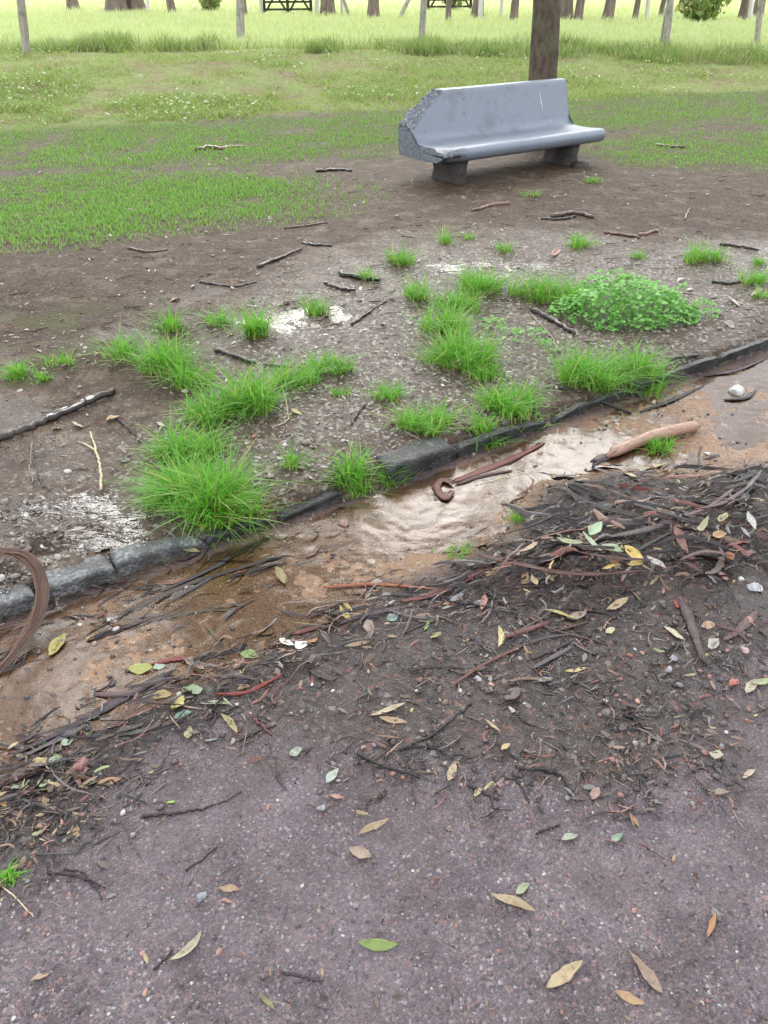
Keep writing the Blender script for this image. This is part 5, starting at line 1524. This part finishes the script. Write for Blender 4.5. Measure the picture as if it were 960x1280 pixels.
TAN = (.46, .34, .20); PTAN = (.58, .48, .32); YEL = (.62, .46, .10); PYEL = (.66, .58, .26); GRN = (.24, .36, .08); PGRN = (.42, .52, .34); MINT = (.40, .46, .36); BRW = (.30, .20, .14); ORN = (.48, .24, .10); PNKL = (.46, .26, .20); GREYL = (.24, .24, .25); OLV = (.26, .25, .10); DKL = (.12, .085, .085)
LEAVES = [
    ((212, 1201), (252, 1164), 11, (.52, .46, .32), 'pale tan sickle shaped leaf on the asphalt at the lower left', .12, .5, -.14),
    ((447, 1044), (487, 1024), 8, TAN, 'narrow tan leaf pointing up right near the middle of the asphalt', .06),
    ((436, 1062), (465, 1072), 16, (.42, .31, .24), 'broad brown leaf just below the narrow tan one', .10),
    ((448, 1180), (498, 1182), 13, GRN, 'green and yellow leaf low on the asphalt', .08, .5, -.05),
    ((614, 1118), (670, 1140), 14, (.46, .36, .21), 'ragged tan leaf with a small green leaf behind it', .08),
    ((645, 1118), (662, 1104), 11, (.36, .42, .26), 'small green leaf behind the ragged tan one', .08),
    ((682, 1238), (728, 1203), 17, (.56, .44, .26), 'crumpled tan yellow leaf near the bottom edge of the asphalt', .22),
    ((785, 1188), (829, 1244), 17, (.36, .26, .19), 'long brown leaf, largest at the lower right of the asphalt', .10, .9),
    ((768, 1240), (806, 1256), 12, (.52, .34, .18), 'orange tan leaf below the long brown one', .16),
    ((884, 1172), (895, 1140), 7, ORN, 'thin orange leaf standing out at the right of the asphalt', .05),
    ((890, 1134), (901, 1152), 9, GREYL, 'small grey leaf touching the thin orange one', .08),
    ((324, 1242), (344, 1263), 7, OLV, 'small olive yellow leaf at the bottom edge', .15),
    ((463, 896), (508, 880), 8, PTAN, 'pale tan leaf, upper of a crossed pair on the mud', .12),
    ((474, 898), (510, 905), 8, TAN, 'tan leaf, lower of a crossed pair on the mud', .12),
    ((560, 977), (570, 955), 11, (.60, .47, .30), 'pale leaf in the middle of the mud band below the long black stick', .12),
    ((274, 1110), (300, 1112), 8, (.50, .34, .21), 'straight tan chip of leaf left of centre on the asphalt', .03),
    ((276, 1124), (290, 1128), 5, PNKL, 'little pink chip just below the straight tan chip', .03),
    ((362, 945), (378, 936), 14, MINT, 'round pale green leaf on the mud left of centre', .15, .4),
    ((408, 980), (423, 962), 12, (.50, .58, .50), 'folded pale mint leaf right of and below the round one', .25, .4),
    ((412, 994), (430, 998), 8, PNKL, 'small pink leaf below the folded mint one', .08),
    ((702, 1050), (722, 1044), 12, MINT, 'mint leaf in the middle of the asphalt under the mud band', .10, .4),
    ((764, 1052), (778, 1042), 9, (.28, .42, .30), 'tiny mint leaf right of the other mint leaf on the asphalt', .12, .4),
    ((38, 1226), (63, 1217), 9, (.50, .35, .24), 'pinkish tan leaf at the lower left corner', .10),
    ((122, 980), (152, 975), 9, (.52, .31, .15), 'orange tan leaf on the mud at the left', .08),
    ((62, 822), (82, 794), 17, (.42, .40, .10), 'yellow green leaf in the gutter water near the bark loop', .16),
    ((424, 758), (437, 777), 9, YEL, 'yellow leaf on the purple brown strip', .14, .9),
    ((458, 776), (466, 795), 13, (.34, .26, .21), 'brownish leaf hanging over the purple brown strip', .10),
    ((430, 808), (464, 802), 7, TAN, 'tan sliver of leaf on mud below the purple brown strip', .05),
    ((680, 766), (722, 778), 11, (.64, .55, .24), 'curled pale yellow leaf above the brown strip end', .14, .5, .10),
    ((708, 776), (733, 768), 16, (.40, .30, .25), 'brown leaf with a white rim next to the curled yellow one', .30, .5),
    ((623, 784), (622, 811), 8, PYEL, 'narrow pale yellow leaf standing left of the half tube', .10, .5, .10),
    ((758, 764), (786, 749), 12, (.56, .43, .26), 'tan leaf at the right below the pile', .12),
    ((736, 672), (752, 654), 14, (.42, .60, .36), 'oval pale green leaf in the middle of the pile', .10, .35),
    ((752, 682), (778, 692), 13, (.34, .50, .28), 'green leaf just right of and below the oval one', .08, .35),
    ((728, 668), (752, 692), 8, (.44, .54, .38), 'long pale green leaf left of the oval one', .14),
    ((696, 674), (730, 680), 10, (.38, .44, .24), 'greyish green leaf left in the pile', .12, .5, -.12),
    ((780, 684), (804, 704), 15, (.72, .54, .14), 'bright yellow leaf at the heart of the pile', .22),
    ((784, 706), (804, 704), 10, (.70, .50, .16), 'small bright yellow leaf overlapping the larger yellow one', .12),
    ((752, 714), (772, 708), 11, (.70, .50, .14), 'yellow leaf left of the orange brown one in the pile', .14),
    ((756, 696), (776, 708), 12, (.30, .13, .05), 'orange brown leaf between the yellow ones', .18),
    ((808, 696), (832, 712), 9, (.52, .47, .45), 'pale grey leaf right of the yellow ones', .08),
    ((650, 692), (672, 679), 12, (.56, .42, .28), 'tan leaf at the left tip of the pile', .16),
    ((636, 698), (650, 690), 9, (.42, .33, .25), 'smaller tan leaf touching the one at the left tip of the pile', .15),
    ((652, 733), (660, 718), 10, (.44, .30, .14), 'golden brown curled leaf on the long reddish strip', .35),
    ((602, 764), (606, 744), 10, (.50, .24, .18), 'pink leaf upright beside the black slanting strip', .10),
    ((664, 722), (671, 734), 8, (.46, .36, .18), 'small curled tan ring of leaf beside the golden brown one', .5),
    ((830, 784), (855, 800), 9, (.70, .64, .46), 'cream coloured leaf on the mud left of the broad purple slab', .08),
    ((757, 792), (768, 786), 9, (.62, .62, .34), 'tiny pale yellow leaf right of the brown strip end', .10),
    ((876, 784), (894, 782), 11, (.52, .36, .24), 'tan chip lying across the broad purple slab', .06),
    ((885, 812), (898, 800), 12, (.56, .56, .50), 'whitish leaf right of the broad purple slab', .12),
    ((893, 950), (898, 938), 16, (.48, .46, .32), 'squarish pale leaf at the edge of the mud band', .12, .3),
    ((928, 973), (944, 962), 7, (.62, .52, .40), 'cream sliver of leaf on the smooth asphalt at right', .06),
    ((932, 868), (944, 850), 12, (.55, .50, .38), 'cream leaf of a bundle at the right edge of the mud', .15),
    ((938, 856), (962, 850), 12, (.42, .48, .24), 'green leaf of the bundle at the right edge of the mud', .15),
    ((884, 992), (912, 990), 7, (.40, .31, .25), 'pale brown wisp of leaf at the end of the mud band', .05),
    ((740, 1000), (748, 984), 12, (.42, .27, .23), 'pinkish leaf in the lower part of the mud band', .14),
    ((788, 1018), (798, 1034), 9, (.38, .22, .12), 'orange brown leaf at the lower edge of the mud band', .10),
    ((632, 877), (650, 862), 20, (.13, .095, .10), 'dark purple oval leaf in the middle of the mud band', .06, .3),
    ((606, 900), (626, 916), 6, (.48, .34, .20), 'straight tan twig like leaf left of the dark oval one', .03),
    ((627, 938), (637, 930), 9, (.60, .47, .22), 'small golden leaf among black twigs in the mud', .15),
    ((706, 840), (734, 836), 7, (.58, .47, .20), 'yellow wisp on the mud below the grey strips', .12),
    ((672, 852), (692, 848), 8, (.30, .33, .37), 'blue grey leaf sliver right of the tan bark flake', .05),
    ((520, 770), (542, 778), 14, (.30, .20, .17), 'brown leaf folded over the grey brown strip', .10),
    ((562, 752), (580, 742), 10, (.34, .36, .40), 'blue grey leaf on the strips at the left of the pile', .06, .35),
    ((484, 776), (498, 770), 10, (.26, .38, .34), 'teal leaf among the strips at the left of the pile', .08, .35),
    ((538, 800), (552, 792), 10, (.46, .42, .18), 'olive yellow leaf on mud left of the pink leaf', .10),
    ((530, 790), (538, 774), 5, (.16, .40, .08), 'bright green sprig on mud left of the pink leaf', .15),
    ((584, 708), (596, 703), 9, (.42, .56, .40), 'little mint leaf above the dark red strip', .10, .35),
    ((300, 817), (324, 822), 12, (.30, .44, .14), 'green leaf at the end of the black gutter stick', .08, .4),
    ((228, 822), (256, 838), 14, (.42, .26, .20), 'pink brown oval leaf beside the red scrap in the gutter', .06, .5),
    ((160, 838), (192, 836), 14, (.46, .50, .14), 'yellow green leaf above the long dark purple strip', .10),
    ((190, 836), (208, 832), 9, (.44, .55, .42), 'pale mint leaf touching the yellow green one in the gutter', .08),
    ((216, 890), (230, 872), 16, (.62, .56, .18), 'pale yellow leaf with curled edge on the left litter band', .15, .3),
    ((188, 872), (216, 868), 11, (.44, .33, .14), 'golden brown leaf left of the pale yellow one', .10),
    ((216, 898), (240, 890), 12, (.26, .46, .36), 'blue green leaf below the pale yellow one', .06),
    ((228, 866), (244, 856), 14, (.30, .44, .22), 'green leaf, left of a pair above the blue green one', .08, .3),
    ((240, 866), (254, 862), 14, (.36, .48, .30), 'green leaf, right of a pair above the blue green one', .08, .3),
    ((250, 880), (288, 880), 9, (.44, .48, .32), 'long pale green leaf under the vivid red strip', .05),
    ((234, 924), (238, 908), 12, (.48, .44, .24), 'small cream leaf on mud below the blue green one', .10, .3),
    ((256, 926), (272, 924), 8, (.36, .42, .42), 'tiny grey green leaf right of the small cream one', .04),
    ((276, 895), (297, 920), 9, (.38, .33, .14), 'olive curled leaf on mud below the vivid red strip', .15, .5, .08),
    ((96, 898), (102, 920), 8, (.48, .12, .06), 'bright red orange leaf on the long dark purple strip', .10),
    ((104, 904), (112, 892), 13, (.46, .58, .34), 'pale green round leaf right of the bright red one', .10, .3),
    ((114, 900), (124, 890), 13, (.52, .62, .46), 'pale mint round leaf, farther right of the bright red one', .10, .3),
    ((108, 922), (118, 912), 9, (.36, .40, .14), 'olive leaf below the pale green round one', .10, .3),
    ((76, 932), (92, 926), 14, (.42, .56, .40), 'mint leaf at the left in the litter band', .10, .35),
    ((48, 932), (60, 928), 9, (.30, .58, .16), 'bright green leaf at the left in the litter band', .10, .35),
    ((44, 958), (60, 948), 15, (.60, .52, .22), 'yellow leaf at the left in the litter band', .12, .3),
    ((60, 956), (78, 948), 13, (.38, .52, .38), 'grey green leaf right of the yellow one in the litter band', .08, .3),
    ((46, 982), (64, 976), 14, (.44, .55, .30), 'pale green leaf at the lower left of the litter band', .10, .3),
    ((14, 988), (38, 976), 14, (.42, .52, .34), 'large pale green leaf near the left edge', .10, .35),
    ((-4, 990), (8, 1010), 12, (.60, .36, .08), 'orange yellow leaf cut by the left edge', .12, .35),
    ((80, 970), (112, 962), 12, (.40, .27, .25), 'pinkish leaf right of the pale green ones at left', .08),
    ((40, 1046), (54, 1040), 9, (.36, .42, .22), 'olive green leaf in the dark mud at the lower left', .10),
    ((44, 1036), (58, 1030), 7, (.52, .30, .18), 'orange leaf above the olive green one in the dark mud', .10),
    ((92, 1046), (98, 1034), 9, (.38, .24, .13), 'brown leaf right of the orange one in the dark mud', .12),
    ((208, 1004), (220, 1002), 6, (.38, .58, .10), 'tiny lime green leaf above the dark stick on asphalt', .12),
    ((250, 664), (264, 654), 9, (.62, .54, .14), 'yellow leaf in the mud under the biggest grass clump', .10, .4),
    ((250, 690), (212, 680), 9, (.58, .52, .24), 'long yellow blade lying on the mossy kerb stone', .08),
    ((346, 710), (356, 732), 13, (.32, .28, .10), 'olive leaf sunk in the brown gutter water', .08),
    ((130, 774), (148, 778), 6, (.62, .64, .58), 'small white leaf on the sodden strips', .05),
    ((108, 802), (118, 794), 11, (.44, .32, .16), 'tan leaf among the sodden strips right of the yellow green one', .10),
    ((64, 538), (78, 535), 9, (.52, .40, .18), 'tan leaf below the lichened branch, left one', .08),
    ((132, 526), (150, 520), 11, (.52, .36, .18), 'orange tan leaf below the tip of the lichened branch', .08),
    ((90, 528), (104, 536), 7, (.44, .44, .24), 'thin pale green leaf between the two tan leaves by the branch', .08),
    ((196, 528), (206, 534), 7, (.42, .44, .28), 'pale green leaf left of the middle grass band', .08),
    ((366, 512), (376, 520), 11, (.50, .44, .18), 'yellow leaf right of the main grass band', .10),
    ((212, 377), (226, 373), 8, (.38, .22, .13), 'rust coloured leaf above the small tufts at left', .10),
    ((690, 322), (700, 312), 8, (.42, .20, .14), 'rust leaf above the broad clump near the clover', .12),
    ((940, 372), (950, 362), 10, (.52, .34, .22), 'pink tan leaf beside the lowest tuft at the right edge', .12),
    ((905, 402), (918, 410), 9, (.40, .36, .32), 'greyish leaf on the dark mud right of the clover', .06),
    ((910, 372), (925, 384), 8, (.42, .34, .26), 'pale brown leaf on mud at the right of the small clover clump', .08),
    ((800, 362), (812, 366), 7, (.36, .12, .07), 'rust leaf at the upper edge of the clover', .12),
    ((640, 640), (655, 632), 7, (.44, .36, .16), 'tan leaf at the edge of the bright gutter water', .10),
    ((780, 592), (800, 600), 8, (.56, .50, .30), 'pale yellow sliver under the pink bark roll', .06),
    ((795, 588), (838, 580), 7, (.56, .52, .26), 'long straw coloured leaf in front of the pink bark roll', .05),
    ((898, 655), (908, 642), 10, (.44, .42, .18), 'olive leaf on the right slope of the pile', .12),
    ((890, 672), (908, 668), 12, (.50, .29, .14), 'orange leaf on the right slope of the pile', .16),
    ((908, 690), (916, 700), 10, (.42, .17, .07), 'rust leaf below the orange one on the right slope', .12),
    ((870, 668), (884, 652), 8, (.44, .46, .26), 'greenish curled leaf between pink curl and orange leaf', .35),
    ((934, 640), (944, 664), 8, (.55, .56, .52), 'white narrow leaf at the right end of the pile', .10),
    ((925, 660), (938, 672), 9, (.42, .44, .46), 'grey leaf beside the white narrow one', .08),
]
for a in LEAVES:
    leaf(a[0], a[1], a[2], a[3], a[4], *(a[5:] if len(a) > 5 else ()))

def pebble(px, py, w, col, label, flat=.5, name='stone', group='loose stones', seed=None, cat='stone'):
    m = pxm(px, py); r = w / m / 2
    rg = np.random.default_rng(int(px * 3 + py))
    V, F = ico(3)
    V = V * (1 + .34 * fbm(V[:, 0] * 1.3 + px, V[:, 1] * 1.3 + V[:, 2] * 1.1, int(px), 3)[:, None])
    for q in range(7):
        d = rg.normal(0, 1, 3); d /= np.linalg.norm(d); e = V @ d - rg.uniform(.45, .75)
        V = V - np.maximum(e, 0)[:, None] * d
    V = V * (1, rg.uniform(.7, .95), flat) * r * 1.05
    a = rg.uniform(0, 6.28); V = V @ np.array([[math.cos(a), -math.sin(a), 0], [math.sin(a), math.cos(a), 0], [0, 0, 1]])
    c = P(px, py, r * flat * .45)
    o = link(name, mesh_np(name, V, F, M_STONE, False, {'grain': V[:, 0] * 8, 'along': V[:, 1] * 8}), None, None, c)
    colour(o, col)
    return tag(o, label, cat, group)
for a in (
    (817, 503, 11, (.55, .42, .34), 'round pinkish pebble beside the black notch in the right kerb'),
    (921, 488, 24, (.50, .50, .48), 'largest pale angular stone in the gutter near the right end of the kerb'),
    (885, 567, 9, (.62, .60, .55), 'white pebble in the red gutter bed right of the pink roll'),
    (858, 610, 8, (.62, .60, .56), 'white pebble at the top of the bark pile'),
    (858, 718, 7, (.60, .50, .42), 'cream pebble below the yellow leaves of the pile'),
    (944, 735, 20, (.46, .46, .48), 'pale rounded stone in the small puddle at the right'),
    (926, 724, 9, (.58, .56, .53), 'white pebble left of the pale stone in the small puddle'),
    (902, 720, 15, (.36, .20, .18), 'pink stone at the left rim of the small puddle'),
    (936, 690, 17, (.32, .18, .17), 'dull pink stone above the small puddle'),
    (915, 854, 18, (.40, .13, .09), 'brick red stone at the edge of the mud at right'),
    (798, 876, 10, (.46, .26, .20), 'salmon pebble in the upper right of the mud band'),
    (803, 817, 10, (.44, .24, .19), 'salmon pebble between cream leaf and broad slab'),
    (788, 820, 9, (.38, .14, .10), 'red pebble left of the salmon one near the broad slab'),
    (835, 838, 13, (.34, .33, .37), 'blue grey stone below the broad purple slab'),
    (842, 822, 12, (.28, .28, .32), 'darker blue grey stone under the tip of the broad slab'),
    (936, 776, 14, (.44, .22, .16), 'salmon stone beside the crossed red and purple scraps'),
    (930, 812, 14, (.46, .34, .32), 'pale pink stone right of the whitish leaf'),
    (632, 692 + 100, 8, (.46, .28, .22), 'small salmon pebble left of the reddish half tube'),
    (614, 856, 9, (.44, .28, .22), 'salmon pebble above the tan leaf twig in the mud'),
    (597, 848, 10, (.36, .36, .40), 'blue grey pebble beside the salmon one in the mud'),
    (625, 980, 11, (.38, .24, .24), 'pink pebble left of the elbow stick'),
    (576, 1051 - 70, 8, (.5, .4, .35), 'pale pebble left of the pink one by the elbow stick'),
    (640, 888, 12, (.52, .47, .46), 'whitish pebble under the dark oval leaf'),
    (546, 762 + 10, 12, (.30, .16, .15), 'dull red pebble under the strips at the left of the pile'),
    (178, 1192, 8, (.42, .24, .20), 'salmon pebble left of the pale sickle leaf'),
    (274, 1189, 9, (.44, .24, .20), 'salmon pebble right of the pale sickle leaf'),
    (182, 1204 + 36, 9, (.46, .26, .2), 'salmon pebble near the bottom edge at left'),
    (794, 1138, 10, (.44, .24, .20), 'salmon pebble on the asphalt left of the long brown leaf'),
    (402, 1010, 12, (.30, .32, .36), 'blue grey flat pebble below the folded mint leaf'),
    (250, 1121, 15, (.27, .29, .33), 'blue grey stone left of the straight tan chip'),
    (335, 1009, 8, (.44, .24, .2), 'salmon pebble right of the dark stick on asphalt'),
    (105, 955, 26, (.26, .11, .10), 'large dull red stone at the left end of the mud'),
    (390, 862 - 6, 6, (.62, .58, .52), 'white speck of stone right of the vivid red strip'),
    (416, 864, 6, (.62, .56, .48), 'cream pebble on mud right of the vivid red strip'),
    (358, 378, 10, (.13, .07, .055), 'dark brown stone by the small brown puddle'),
    (317, 541 + 4, 9, (.34, .14, .11), 'red stone at the foot of the low tuft'),
    (700, 404 - 40, 9, (.56, .52, .48), 'pale stone left of the clover'),
    (850, 350, 12, (.60, .58, .54), 'white stone chip right of the clover, upper'),
    (862, 362, 10, (.62, .60, .56), 'white stone chip right of the clover, lower'),
    (634, 543, 9, (.36, .16, .12), 'red stone behind the narrow middle kerb stone'),
    (430, 655, 16, (.28, .17, .13), 'brown rounded stone in the gutter below the yellow rooted tuft'),
    (255, 668, 18, (.09, .08, .075), 'dark stone in the kerb gap by the yellow leaf'),
): pebble(*a)
# a torn white scrap, half in the water
for a, b, w, l in (((350, 800), (368, 808), 12, 'grey white scrap of litter, left of a pair at the water edge'), ((370, 812), (386, 802), 14, 'brightest white scrap of litter at the water edge'), ((384, 806), (397, 798), 10, 'orange edged scrap right of the white one')):
    o = leaf(a, b, w, (.72, .72, .72) if 'orange' not in l else (.60, .28, .10), l, .25, .2, 0, 'scraps of litter in the gutter', 'litter_scrap'); o['category'] = 'litter'
    if 'orange' not in l: o.data.materials[0] = M_WHITE
